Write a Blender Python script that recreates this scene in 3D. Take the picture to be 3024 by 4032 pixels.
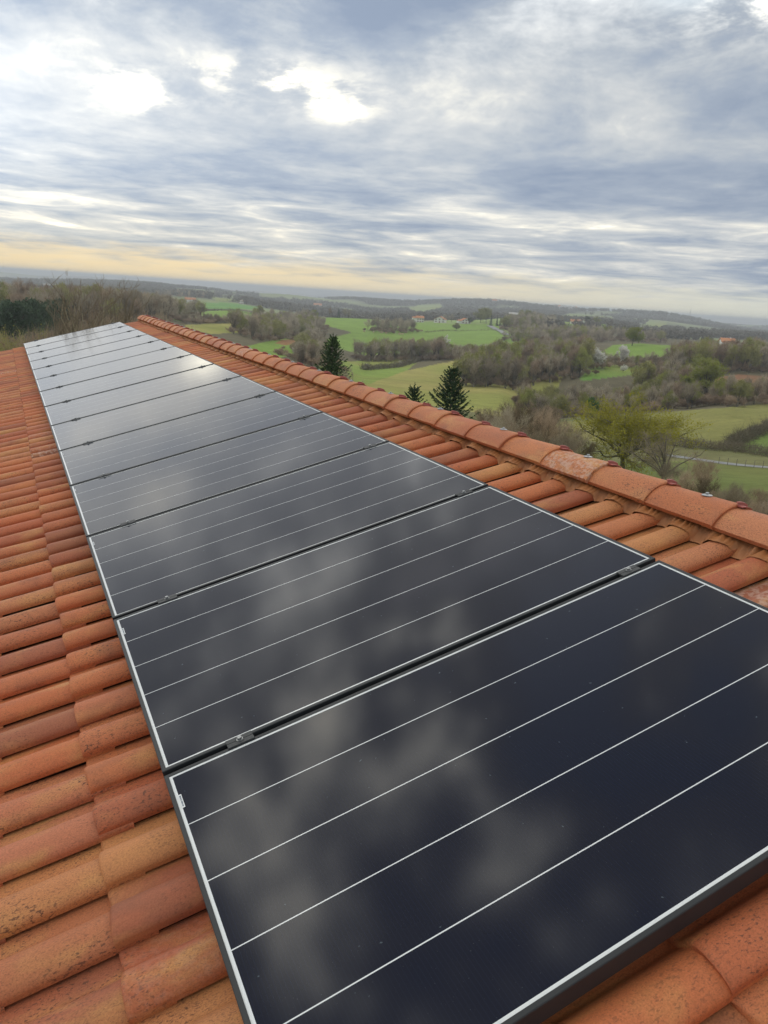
import bpy, bmesh, math, random
import numpy as np
from mathutils import Matrix, Vector

for o in list(bpy.data.objects):
    bpy.data.objects.remove(o)
scene = bpy.context.scene
COL = scene.collection
R = math.radians
rng = random.Random(7)
nrg = np.random.default_rng(11)

# ------------------------------------------------------------------ camera
TH = R(15.2486)                       # roof pitch
Z0 = 4.2                              # height of the panels' lower edge
CAM = Vector((-1.7843, 0.3041, Z0 + 1.2373))
CV = np.array([[-0.43116908, -0.27277676, 0.86005003],
               [-0.89989375, 0.06085767, -0.43184209],
               [0.06545585, -0.9601506, -0.27171005]])
cam_d = bpy.data.cameras.new('camera')
cam_d.sensor_fit = 'VERTICAL'
cam_d.sensor_height = 24.0
cam_d.lens = 24.0 * 3024.5 / 4032.0
cam_d.clip_start = 0.05
cam_d.clip_end = 90000.0
cam = bpy.data.objects.new('camera', cam_d)
COL.objects.link(cam)
cam.matrix_world = Matrix(((CV[0][0], -CV[0][1], -CV[0][2], CAM.x),
                           (CV[1][0], -CV[1][1], -CV[1][2], CAM.y),
                           (CV[2][0], -CV[2][1], -CV[2][2], CAM.z),
                           (0, 0, 0, 1)))
scene.camera = cam

# ------------------------------------------------------------------ sky, sun, exposure
SUN_AZ, SUN_EL = R(-14.5), R(13.0)
FK = 1659.26                          # focal length in pixels of a 1659-wide picture


class NT:
    """small helper to wire shader nodes"""
    def __init__(self, tree):
        self.t = tree
        tree.nodes.clear()

    def n(self, typ, **kw):
        nd = self.t.nodes.new(typ)
        for k, v in kw.items():
            setattr(nd, k, v)
        return nd

    def set(self, sock, v):
        if hasattr(v, 'links') or isinstance(v, bpy.types.NodeSocket):
            self.t.links.new(v, sock)
        else:
            sock.default_value = v

    def math(self, op, a, b=0.0, c=0.0, clamp=False):
        nd = self.n('ShaderNodeMath', operation=op, use_clamp=clamp)
        self.set(nd.inputs[0], a)
        self.set(nd.inputs[1], b)
        self.set(nd.inputs[2], c)
        return nd.outputs[0]

    def vmath(self, op, a, b=(0, 0, 0), scale=None):
        nd = self.n('ShaderNodeVectorMath', operation=op)
        self.set(nd.inputs[0], a)
        self.set(nd.inputs[1], b)
        if scale is not None:
            self.set(nd.inputs['Scale'], scale)
        return nd.outputs[0]

    def noise(self, vec, scale, detail=4.0, rough=0.5, dist=0.0, out='Fac'):
        nd = self.n('ShaderNodeTexNoise')
        if vec is not None:
            self.set(nd.inputs['Vector'], vec)
        self.set(nd.inputs['Scale'], scale)
        self.set(nd.inputs['Detail'], detail)
        self.set(nd.inputs['Roughness'], rough)
        self.set(nd.inputs['Distortion'], dist)
        return nd.outputs[out]

    def ramp(self, fac, stops, interp='LINEAR'):
        nd = self.n('ShaderNodeValToRGB')
        cr = nd.color_ramp
        cr.interpolation = interp
        while len(cr.elements) < len(stops):
            cr.elements.new(0.5)
        for e, (p, c) in zip(cr.elements, stops):
            e.position = p
            e.color = (c[0], c[1], c[2], 1) if len(c) == 3 else c
        self.set(nd.inputs[0], fac)
        return nd.outputs[0]

    def step(self, v, a, b):
        nd = self.n('ShaderNodeMapRange', interpolation_type='SMOOTHSTEP')
        self.set(nd.inputs[0], v)
        self.set(nd.inputs[1], a)
        self.set(nd.inputs[2], b)
        return nd.outputs[0]

    def mix(self, f, a, b, blend='MIX'):
        nd = self.n('ShaderNodeMix', data_type='RGBA', blend_type=blend)
        self.set(nd.inputs[0], f)
        for s, v in ((nd.inputs[6], a), (nd.inputs[7], b)):
            if isinstance(v, tuple):
                v = (*v, 1) if len(v) == 3 else v
            self.set(s, v)
        return nd.outputs[2]

    def sep(self, v):
        nd = self.n('ShaderNodeSeparateXYZ')
        self.set(nd.inputs[0], v)
        return nd.outputs

    def comb(self, x, y, z):
        nd = self.n('ShaderNodeCombineXYZ')
        for s, v in zip(nd.inputs, (x, y, z)):
            self.set(s, v)
        return nd.outputs[0]


def build_world():
    w = bpy.data.worlds.new('World')
    scene.world = w
    w.use_nodes = True
    k = NT(w.node_tree)
    out = k.n('ShaderNodeOutputWorld')
    bg = k.n('ShaderNodeBackground')
    k.t.links.new(bg.outputs[0], out.inputs[0])
    tc = k.n('ShaderNodeTexCoord')
    d = tc.outputs['Generated']
    x, y, z = k.sep(d)[:3]
    sky = k.n('ShaderNodeTexSky', sky_type='NISHITA', sun_disc=False)
    sky.sun_elevation = SUN_EL
    sky.sun_rotation = math.pi / 2 - SUN_AZ
    nish = k.vmath('SCALE', sky.outputs[0], scale=0.10)
    az = k.math('MULTIPLY', k.math('ARCTAN2', y, x), 57.2958)
    el = k.math('MULTIPLY', k.math('ARCSINE', z), 57.2958)
    # clouds lie on a flat deck overhead, so they flatten towards the horizon
    zc = k.math('ADD', k.math('MAXIMUM', z, 0.0), 0.075)
    P = k.comb(k.math('DIVIDE', x, zc), k.math('DIVIDE', y, zc), 0.0)
    big = k.noise(k.vmath('ADD', P, (3.1, 1.7, 0.0)), 0.55, 2.0, 0.5, 0.2)
    mid = k.noise(k.vmath('ADD', P, (9.4, -4.2, 2.0)), 1.5, 8.0, 0.56, 0.2)
    fine = k.noise(k.vmath('ADD', P, (-6.0, 8.0, 5.0)), 4.6, 7.0, 0.66, 0.2)
    # low down the deck is drawn out into thin bars
    bars = k.noise(k.comb(k.math('MULTIPLY', az, 0.15), k.math('MULTIPLY', el, 1.40), 4.0), 1.0, 7.0, 0.60, 0.55)
    lowf = k.step(el, 9.0, 4.0)
    # heads and rags of cloud that stand up from the deck
    puff = k.noise(k.comb(k.math('MULTIPLY', az, 0.075), k.math('MULTIPLY', el, 0.18), 1.5), 1.0, 8.0, 0.60, 0.35)
    puff = k.math('ADD', k.math('MULTIPLY', puff, 0.72), k.math('MULTIPLY', k.noise(k.comb(k.math('MULTIPLY', az, 0.33), k.math('MULTIPLY', el, 0.55), 7.5), 1.0, 6.0, 0.60, 0.35), 0.28))
    hi = k.step(el, 15.0, 40.0)
    pf = k.math('MULTIPLY', k.step(el, 7.5, 12.0), k.math('SUBTRACT', 1.0, hi))
    dens = k.math('ADD', k.math('MULTIPLY', big, k.math('SUBTRACT', 0.44, k.math('MULTIPLY', hi, 0.20))),
                  k.math('ADD', k.math('MULTIPLY', mid, k.math('ADD', 0.40, k.math('MULTIPLY', hi, 0.04))), k.math('MULTIPLY', fine, k.math('ADD', 0.16, k.math('MULTIPLY', hi, 0.16)))))
    dens = k.math('ADD', k.math('MULTIPLY', dens, k.math('SUBTRACT', 1.0, k.math('MULTIPLY', pf, 0.62))), k.math('MULTIPLY', puff, k.math('MULTIPLY', pf, 0.62)))
    dens = k.math('ADD', k.math('MULTIPLY', dens, k.math('SUBTRACT', 1.0, k.math('MULTIPLY', lowf, 0.5))), k.math('MULTIPLY', bars, k.math('MULTIPLY', lowf, 0.5)))

    def blob(a0, e0, wa, we):
        da = k.math('POWER', k.math('DIVIDE', k.math('SUBTRACT', az, a0), wa), 2.0)
        de = k.math('POWER', k.math('DIVIDE', k.math('SUBTRACT', el, e0), we), 2.0)
        return k.math('EXPONENT', k.math('MULTIPLY', k.math('ADD', da, de), -1.0))

    def add(*v):
        r = v[0]
        for q in v[1:]:
            r = k.math('ADD', r, q)
        return r
    # thinner cloud near the sun and where the deck breaks; thick grey banks between
    rag = k.math('ADD', 0.10, k.math('MULTIPLY', k.step(k.math('ADD', k.math('MULTIPLY', puff, 0.7), k.math('MULTIPLY', fine, 0.3)), 0.43, 0.53), 1.15))
    gaps = k.math('MULTIPLY', rag, add(k.math('MULTIPLY', blob(-8.4, 11.3, 2.3, 1.0), 0.24),
                                       k.math('MULTIPLY', blob(-17.6, 12.9, 5.0, 1.2), 0.22),
                                       k.math('MULTIPLY', blob(-21.8, 11.6, 1.8, 0.7), 0.28),
                                       k.math('MULTIPLY', blob(-47.0, 17.6, 5.0, 1.6), 0.17)))
    thin = add(gaps,
               k.math('MULTIPLY', blob(-14.0, 11.8, 13.0, 3.4), 0.07),
               k.math('MULTIPLY', blob(-31.0, 13.0, 6.5, 1.8), 0.13),
               k.math('MULTIPLY', blob(-41.0, 12.6, 3.5, 2.6), 0.05),
               k.math('MULTIPLY', blob(-36.0, 5.4, 15.0, 0.55), 0.14),
               k.math('MULTIPLY', blob(-3.0, 3.2, 16.0, 0.7), 0.06),
               k.math('MULTIPLY', blob(-38.0, 8.3, 16.0, 1.9), -0.09),
               k.math('MULTIPLY', blob(-12.0, 7.6, 12.0, 1.7), -0.06),
               k.math('MULTIPLY', blob(-24.0, 16.8, 6.0, 1.6), -0.08),
               k.math('MULTIPLY', blob(-50.0, 12.0, 6.0, 2.6), -0.09),
               k.math('MULTIPLY', blob(-6.0, 15.6, 9.0, 1.7), -0.10),
               k.math('MULTIPLY', blob(-5.0, 9.0, 10.0, 0.9), 0.04),
               k.math('MULTIPLY', lowf, 0.025))
    up = k.step(el, 15.0, 45.0)
    dens = k.math('ADD', 0.5, k.math('MULTIPLY', k.math('SUBTRACT', dens, 0.5), k.math('ADD', 1.55, k.math('MULTIPLY', up, 0.75))))
    c = k.math('ADD', k.math('SUBTRACT', dens, k.math('ADD', 0.015, k.math('MULTIPLY', up, 0.025))), thin)
    cloud = k.ramp(c, [(0.30, (0.275, 0.340, 0.460)), (0.42, (0.370, 0.430, 0.530)), (0.50, (0.475, 0.520, 0.585)),
                       (0.59, (0.61, 0.635, 0.665)), (0.70, (0.92, 0.90, 0.83)), (0.79, (1.6, 1.55, 1.36)),
                       (1.0, (2.6, 2.45, 2.05))])
    cloud = k.vmath('SCALE', cloud, scale=0.72)
    # overcast is brighter overhead; unseen bright cloud is boosted further to light the land
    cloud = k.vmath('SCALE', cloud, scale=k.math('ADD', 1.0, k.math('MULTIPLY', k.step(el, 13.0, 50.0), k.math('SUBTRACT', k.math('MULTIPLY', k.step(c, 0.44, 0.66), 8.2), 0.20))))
    over = k.step(el, 18.0, 40.0)
    cloud = k.vmath('MULTIPLY', cloud, k.comb(1.0, k.math('SUBTRACT', 1.0, k.math('MULTIPLY', over, 0.07)), k.math('SUBTRACT', 1.0, k.math('MULTIPLY', over, 0.20))))
    # a real break to the blue in the far right
    blue = k.math('MAXIMUM', k.math('MULTIPLY', blob(-43.0, 18.6, 2.4, 0.9), k.step(mid, 0.42, 0.55)), k.math('MULTIPLY', k.step(c, 0.44, 0.34), k.step(el, 20.0, 34.0)))
    cloud = k.mix(blue, cloud, nish)
    # light spreading through the deck round the hidden sun
    glow = add(k.math('MULTIPLY', blob(-14.0, 12.0, 26.0, 13.0), 0.20), k.math('MULTIPLY', blob(14.0, 10.0, 18.0, 8.0), 0.85), 0.90)
    cloud = k.vmath('MULTIPLY', cloud, k.comb(glow, k.math('MULTIPLY', glow, 0.995), k.math('MULTIPLY', glow, 0.97)))
    # clear, hazy strip below the deck
    warm = k.math('EXPONENT', k.math('MULTIPLY', k.math('POWER', k.math('DIVIDE', k.math('ADD', az, 4.0), 34.0), 2.0), -1.0))
    strip = k.mix(warm, (0.43, 0.455, 0.415), (0.66, 0.52, 0.30))
    edge = k.math('ADD', 1.35, k.math('MULTIPLY', k.math('SUBTRACT', mid, 0.5), 3.0))
    s_f = k.step(el, k.math('ADD', edge, 1.2), k.math('SUBTRACT', edge, 0.9))
    tint = k.math('MULTIPLY', k.math('EXPONENT', k.math('MULTIPLY', k.math('POWER', k.math('DIVIDE', el, 4.2), 2.0), -1.0)), k.math('MULTIPLY', warm, 0.55))
    cloud = k.mix(tint, cloud, k.mix(1.0, cloud, (1.16, 1.02, 0.76), 'MULTIPLY'))
    col = k.mix(s_f, cloud, strip)
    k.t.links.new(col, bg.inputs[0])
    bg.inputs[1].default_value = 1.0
    w.cycles.sampling_method = 'MANUAL'
    w.cycles.sample_map_resolution = 1024


build_world()
sun_d = bpy.data.lights.new('sun', 'SUN')
sun_d.energy = 0.5
sun_d.angle = R(150)
sun_d.color = (1.0, 0.90, 0.74)
sun = bpy.data.objects.new('sun', sun_d)
COL.objects.link(sun)
sdir = Vector((math.cos(SUN_EL) * math.cos(SUN_AZ), math.cos(SUN_EL) * math.sin(SUN_AZ), math.sin(SUN_EL)))
sun.rotation_euler = sdir.to_track_quat('Z', 'Y').to_euler()
sun.location = (0, 0, 60)
scene.view_settings.view_transform = 'Standard'
scene.view_settings.look = 'None'
scene.view_settings.exposure = 0.64
scene.view_settings.gamma = 1.0
scene.view_settings.use_curve_mapping = False
cy = scene.cycles
cy.use_denoising = True
cy.max_bounces = 6
cy.diffuse_bounces = 3
cy.glossy_bounces = 3
cy.transparent_max_bounces = 4
cy.volume_bounces = 0
cy.sample_clamp_indirect = 4.0


# ------------------------------------------------------------------ object helpers
def mesh_from(name, V, F, mats=(), mi=None, smooth=False):
    me = bpy.data.meshes.new(name)
    if isinstance(V, np.ndarray) and isinstance(F, np.ndarray):
        n = F.shape[1]
        me.vertices.add(len(V))
        me.vertices.foreach_set('co', V.astype(np.float32).ravel())
        me.loops.add(F.size)
        me.loops.foreach_set('vertex_index', F.astype(np.int32).ravel())
        me.polygons.add(len(F))
        me.polygons.foreach_set('loop_start', np.arange(0, F.size, n, dtype=np.int32))
        me.update(calc_edges=True)
    else:
        me.from_pydata([tuple(v) for v in V], [], [tuple(f) for f in F])
        me.update()
    for m in (mats if isinstance(mats, (list, tuple)) else [mats]):
        me.materials.append(m)
    if mi is not None:
        me.polygons.foreach_set('material_index', np.asarray(mi, dtype=np.int32))
    if smooth:
        me.polygons.foreach_set('use_smooth', np.ones(len(me.polygons), dtype=bool))
    return me


def link(name, me, parent=None, M=None):
    o = bpy.data.objects.new(name, me)
    COL.objects.link(o)
    if parent is not None:
        o.parent = parent
    if M is not None:
        o.matrix_local = M
    return o


def tag(o, label=None, cat=None, group=None, kind=None):
    if label:
        o['label'] = label
    if cat:
        o['category'] = cat
    if group:
        o['group'] = group
    if kind:
        o['kind'] = kind
    return o


def empty(name, M=None):
    o = bpy.data.objects.new(name, None)
    o.empty_display_size = 0.1
    COL.objects.link(o)
    if M is not None:
        o.matrix_world = M
    return o


def boxes(L):
    """verts, faces of a list of (x0,x1,y0,y1,z0,z1)"""
    V, F = [], []
    for x0, x1, y0, y1, z0, z1 in L:
        b = len(V)
        V += [(x0, y0, z0), (x1, y0, z0), (x1, y1, z0), (x0, y1, z0), (x0, y0, z1), (x1, y0, z1), (x1, y1, z1), (x0, y1, z1)]
        F += [tuple(b + i for i in f) for f in ((0, 3, 2, 1), (4, 5, 6, 7), (0, 1, 5, 4), (1, 2, 6, 5), (2, 3, 7, 6), (3, 0, 4, 7))]
    return V, F


def mat_simple(name, col, rough=0.7, metal=0.0, spec=0.5):
    m = bpy.data.materials.new(name)
    m.use_nodes = True
    b = m.node_tree.nodes['Principled BSDF']
    b.inputs['Base Color'].default_value = (*col, 1)
    b.inputs['Roughness'].default_value = rough
    b.inputs['Metallic'].default_value = metal
    b.inputs['Specular IOR Level'].default_value = spec
    return m


def mat_nodes(name):
    m = bpy.data.materials.new(name)
    m.use_nodes = True
    k = NT(m.node_tree)
    out = k.n('ShaderNodeOutputMaterial')
    b = k.n('ShaderNodeBsdfPrincipled')
    k.t.links.new(b.outputs[0], out.inputs[0])
    return m, k, b


def bump(k, b, h, strength, dist):
    nd = k.n('ShaderNodeBump')
    nd.inputs['Strength'].default_value = strength
    nd.inputs['Distance'].default_value = dist
    k.set(nd.inputs['Height'], h)
    k.t.links.new(nd.outputs[0], b.inputs['Normal'])


def varied(name, col, col2, scale, rough=0.85, spec=0.3, amount=1.0, bumpy=0.0, thin=0.0):
    """two-tone mottled material with a per-object shift"""
    m, k, b = mat_nodes(name)
    tc = k.n('ShaderNodeTexCoord')
    oi = k.n('ShaderNodeObjectInfo')
    n = k.noise(tc.outputs['Object'], scale, 4.0, 0.6)
    at_ = k.n('ShaderNodeAttribute', attribute_name='rnd')
    rr = k.math('FRACT', k.math('ADD', oi.outputs['Random'], at_.outputs['Fac']))
    f = k.math('ADD', k.math('MULTIPLY', k.math('SUBTRACT', n, 0.5), 2.2 * amount),
               k.math('ADD', 0.5, k.math('MULTIPLY', k.math('SUBTRACT', rr, 0.5), 1.25)), clamp=True)
    cc = k.mix(f, col, col2)
    k.t.links.new(cc, b.inputs['Base Color'])
    b.inputs['Roughness'].default_value = rough
    b.inputs['Specular IOR Level'].default_value = spec
    if thin:                                        # leaves and petals let light through
        tl = k.n('ShaderNodeBsdfTranslucent')
        k.t.links.new(cc, tl.inputs['Color'])
        mx = k.n('ShaderNodeMixShader')
        mx.inputs[0].default_value = thin
        k.t.links.new(b.outputs[0], mx.inputs[1])
        k.t.links.new(tl.outputs[0], mx.inputs[2])
        out = [q for q in k.t.nodes if q.type == 'OUTPUT_MATERIAL'][0]
        k.t.links.new(mx.outputs[0], out.inputs[0])
    if bumpy:
        bump(k, b, n, bumpy, 0.02)
    return m


# ------------------------------------------------------------------ terrain function
CX, CY, CZ = CAM


def ray(px, py):
    a = np.stack([(np.asarray(px, float) - 829.5) / FK, (np.asarray(py, float) - 1106.0) / FK, np.ones_like(np.asarray(px, float))], -1)
    d = a @ CV.T
    return d / np.linalg.norm(d, axis=-1, keepdims=True)


def hor(px):
    return 579.9 + 0.06817 * px


def azel(px, py):
    d = ray(px, py)
    return np.arctan2(d[..., 1], d[..., 0]), d[..., 2] / np.hypot(d[..., 0], d[..., 1])


# per picture column: (distance, picture row) of the ground as the land falls from the house and rises again
PROFILE = {
    -500: [(60, 785), (120, 760), (180, 750), (250, 725), (320, 690), (400, 640), (700, 612), (1100, 600), (1600, 592), (2500, 583), (4000, 575), (7000, 564), (10000, 558), (15000, 568)],
    0: [(60, 800), (120, 775), (180, 772), (250, 752), (320, 722), (400, 672), (700, 643), (1100, 635), (1600, 626), (2500, 617), (4000, 608), (7000, 598), (10000, 592), (15000, 602)],
    200: [(60, 806), (120, 780), (180, 772), (250, 748), (320, 720), (400, 682), (700, 652), (1100, 641), (1600, 631), (2500, 623), (4000, 617), (7000, 610), (10000, 605), (15000, 613)],
    340: [(60, 820), (120, 760), (250, 715), (400, 694), (600, 678), (900, 662), (1200, 650), (1600, 640), (2000, 632), (2500, 630), (4000, 625), (7000, 613), (8000, 610.5), (10000, 616), (15000, 622)],
    400: [(60, 830), (120, 772), (250, 732), (400, 707), (560, 694), (600, 691), (820, 674), (900, 673), (1200, 661), (1600, 643), (2000, 630), (2500, 635), (4000, 632), (7000, 622), (10000, 621), (15000, 626)],
    500: [(60, 845), (120, 795), (250, 752), (400, 725), (560, 699), (600, 692), (820, 672), (900, 672), (1200, 664), (1600, 652), (2000, 641), (2500, 643), (4000, 640), (7000, 633), (10000, 629), (15000, 634)],
    600: [(60, 860), (120, 818), (250, 778), (350, 760), (450, 745), (600, 724), (800, 702), (900, 688), (1000, 686), (1200, 678), (1600, 666), (2500, 652), (3200, 645), (4000, 649), (7000, 640), (10000, 635), (15000, 640)],
    700: [(60, 880), (120, 843), (250, 806), (350, 782), (450, 764), (600, 738), (740, 714), (850, 697), (950, 685), (1100, 690), (1600, 684), (2000, 668), (2500, 660), (3500, 647), (5000, 655), (7000, 653), (10000, 646), (15000, 646)],
    800: [(60, 900), (120, 872), (180, 855), (250, 838), (350, 812), (430, 793), (500, 782), (620, 754), (740, 720), (850, 703), (950, 688), (1100, 696), (1500, 692), (2000, 680), (2500, 668), (3500, 648), (5000, 660), (7000, 660), (10000, 656), (15000, 662)],
    1000: [(60, 932), (120, 905), (180, 884), (250, 862), (350, 828), (430, 800), (500, 777), (620, 754), (740, 737), (900, 715), (1080, 698), (1250, 692), (1400, 694), (2000, 684), (2500, 672), (3500, 651), (5000, 665), (7000, 668), (10000, 667), (15000, 672)],
    1100: [(60, 958), (120, 930), (180, 902), (250, 870), (350, 832), (430, 800), (500, 777), (620, 756), (740, 738), (900, 716), (1080, 696), (1150, 688), (1300, 690), (2000, 690), (2500, 678), (3500, 657), (5000, 672), (7000, 674), (10000, 673), (15000, 678)],
    1200: [(60, 988), (90, 968), (120, 952), (180, 924), (240, 908), (280, 905), (310, 890), (350, 842), (400, 815), (500, 782), (620, 757), (740, 742), (900, 724), (1050, 710), (1200, 699), (1400, 694), (2000, 694), (2500, 684), (3500, 665), (5000, 678), (7000, 680), (10000, 678), (15000, 684)],
    1300: [(60, 1015), (90, 992), (120, 975), (180, 938), (240, 903), (280, 902), (320, 870), (350, 830), (400, 795), (450, 782), (500, 770), (560, 752), (620, 748), (740, 744), (900, 728), (1050, 714), (1200, 702), (1400, 700), (2000, 698), (2500, 690), (3500, 674), (5000, 685), (7000, 687), (10000, 685), (15000, 690)],
    1400: [(60, 1052), (90, 1022), (120, 1000), (180, 948), (240, 897), (280, 894), (320, 868), (360, 838), (400, 812), (450, 788), (500, 768), (560, 744), (620, 743), (740, 750), (900, 738), (1200, 724), (1600, 716), (2500, 702), (3500, 686), (5000, 693), (7000, 694), (10000, 692), (15000, 697)],
    1500: [(60, 1078), (90, 1042), (120, 1015), (145, 1000), (180, 955), (240, 890), (280, 885), (320, 862), (360, 835), (400, 812), (450, 792), (500, 775), (560, 752), (620, 748), (740, 754), (900, 744), (1200, 730), (1600, 722), (2500, 711), (3500, 698), (5000, 701), (7000, 698), (10000, 694), (15000, 699)],
    1600: [(60, 1102), (90, 1064), (120, 1032), (150, 1006), (180, 965), (240, 881), (280, 878), (320, 855), (360, 832), (400, 812), (450, 796), (500, 783), (560, 765), (620, 752), (740, 755), (900, 748), (1200, 738), (1600, 728), (2500, 718), (3500, 710), (5000, 706), (7000, 704), (10000, 700), (15000, 706)],
    2100: [(60, 1150), (90, 1105), (120, 1070), (150, 1045), (180, 1005), (240, 915), (280, 912), (360, 866), (400, 846), (500, 817), (620, 786), (740, 789), (900, 782), (1200, 772), (1600, 762), (2500, 752), (3500, 744), (5000, 740), (7000, 738), (10000, 734), (15000, 740)],
}
RS = np.geomspace(5.0, 40000.0, 420)
LR = np.log(RS)
_cols = []
for _px, _pr in sorted(PROFILE.items()):
    _az = float(azel(_px, hor(_px))[0])
    _r = np.array([1.0, 9.0, 16.0, 26.0] + [q[0] for q in _pr] + [40000.0])
    _t60 = float(azel(_px, _pr[0][1])[1])
    _z60 = _t60 * 60.0
    _zz = [-CZ, -CZ - 0.02, -CZ + 0.10 * (_z60 + CZ), -CZ + 0.30 * (_z60 + CZ)]
    _t = [_zz[0] / 1.0, _zz[1] / 9.0, _zz[2] / 16.0, _zz[3] / 26.0]
    _t += [float(azel(_px, q[1])[1]) for q in _pr] + [-0.0095]
    # smooth the height itself along the profile
    zr = np.interp(LR, np.log(_r), np.array(_t)) * RS
    zr[RS < 9] = -CZ
    _cols.append((_az, zr / RS))
_cols.sort(key=lambda q: q[0])
AZC = np.array([q[0] for q in _cols])
TAB = np.stack([q[1] for q in _cols])          # (column, r) tangent of elevation
kern = np.array([1, 2, 3, 2, 1.0])
kern /= kern.sum()
for i in range(len(TAB)):
    p = np.pad(TAB[i], 2, mode='edge')
    TAB[i] = np.convolve(p, kern, mode='valid')


def vnoise(x, y, seed=0):
    """smooth value noise, vectorised"""
    x = np.asarray(x, float)
    y = np.asarray(y, float)
    xi = np.floor(x).astype(np.int64)
    yi = np.floor(y).astype(np.int64)
    fx, fy = x - xi, y - yi
    fx = fx * fx * (3 - 2 * fx)
    fy = fy * fy * (3 - 2 * fy)

    def h(a, b):
        n = (a * 374761393 + b * 668265263 + seed * 974711) & 0x7fffffff
        n = ((n ^ (n >> 13)) * 1274126177) & 0x7fffffff
        return ((n ^ (n >> 16)) & 0xffff) / 65535.0
    return (h(xi, yi) * (1 - fx) + h(xi + 1, yi) * fx) * (1 - fy) + (h(xi, yi + 1) * (1 - fx) + h(xi + 1, yi + 1) * fx) * fy


def ground_polar(az, r):
    """z of the ground at azimuth az, distance r from the camera's foot"""
    az = np.asarray(az, float)
    r = np.asarray(r, float)
    ci = np.interp(az, AZC, np.arange(len(AZC)))
    ri = np.interp(np.log(np.maximum(r, 5.0)), LR, np.arange(len(LR)))
    c0 = np.clip(np.floor(ci).astype(int), 0, len(AZC) - 2)
    r0 = np.clip(np.floor(ri).astype(int), 0, len(LR) - 2)
    fc = ci - c0
    fc = fc * fc * (3 - 2 * fc) * 0.6 + fc * 0.4
    fr = ri - r0
    t = (TAB[c0, r0] * (1 - fc) + TAB[c0 + 1, r0] * fc) * (1 - fr) + (TAB[c0, r0 + 1] * (1 - fc) + TAB[c0 + 1, r0 + 1] * fc) * fr
    z = CZ + t * r
    x, y = CX + r * np.cos(az), CY + r * np.sin(az)
    amp = np.clip((r - 30) / 100, 0, 1)
    z = z + amp * (0.5 * (vnoise(x / 23, y / 23, 1) - .5) + 1.6 * np.clip(r / 1500, 0, 2.5) * (vnoise(x / 90, y / 90, 2) - .5))
    z = z + np.clip((r - 1500) / 2000, 0, 1) * 50 * (vnoise(x / 480, y / 480, 3) - .5)
    z = z + np.clip((r - 5000) / 3000, 0, 1) * 60 * (vnoise(x / 1100, y / 1100, 4) - .5)
    return z


def ground_z(x, y):
    return ground_polar(np.arctan2(np.asarray(y) - CY, np.asarray(x) - CX), np.hypot(np.asarray(x) - CX, np.asarray(y) - CY))


def to_px(x, y, z):
    p = np.stack([np.asarray(x) - CX, np.asarray(y) - CY, np.asarray(z) - CZ], -1) @ CV
    w = np.where(p[..., 2] > 0.01, p[..., 2], 0.01)
    return 829.5 + FK * p[..., 0] / w, 1106.0 + FK * p[..., 1] / w, p[..., 2]


def at(px, r, py=None):
    """ground point in the direction of picture column px at distance r"""
    if py is None:
        py = hor(px) + 40
    for _ in range(3):
        az = float(azel(px, py)[0])
        z = float(ground_polar(az, r))
        py = float(to_px(CX + r * math.cos(az), CY + r * math.sin(az), z)[1])
        # keep the column fixed while the row settles
    return Vector((CX + r * math.cos(az), CY + r * math.sin(az), z))


def hit(px, py, rmin=20.0, rmax=20000.0):
    az, t = azel(px, py)
    rs = np.geomspace(rmin, rmax, 3000)
    z = ground_polar(np.full_like(rs, float(az)), rs)
    below = np.nonzero(z >= CZ + float(t) * rs)[0]
    r = rs[below[0]] if len(below) else rmax
    return at(px, float(r), py)


def in_poly(px, py, poly):
    res = np.zeros(np.shape(px), bool)
    n = len(poly)
    for i in range(n):
        x1, y1 = poly[i]
        x2, y2 = poly[(i + 1) % n]
        c = ((y1 > py) != (y2 > py))
        xi = (x2 - x1) * (py - y1) / ((y2 - y1) if y2 != y1 else 1e-9) + x1
        res ^= c & (px < xi)
    return res

# ------------------------------------------------------------------ ground
BG = (0.150, 0.232, 0.042)
DG = (0.205, 0.215, 0.055)
TG = (0.285, 0.245, 0.085)
PG = (0.205, 0.255, 0.095)
WF = (0.085, 0.075, 0.048)
RB = (0.22, 0.105, 0.060)
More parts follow.
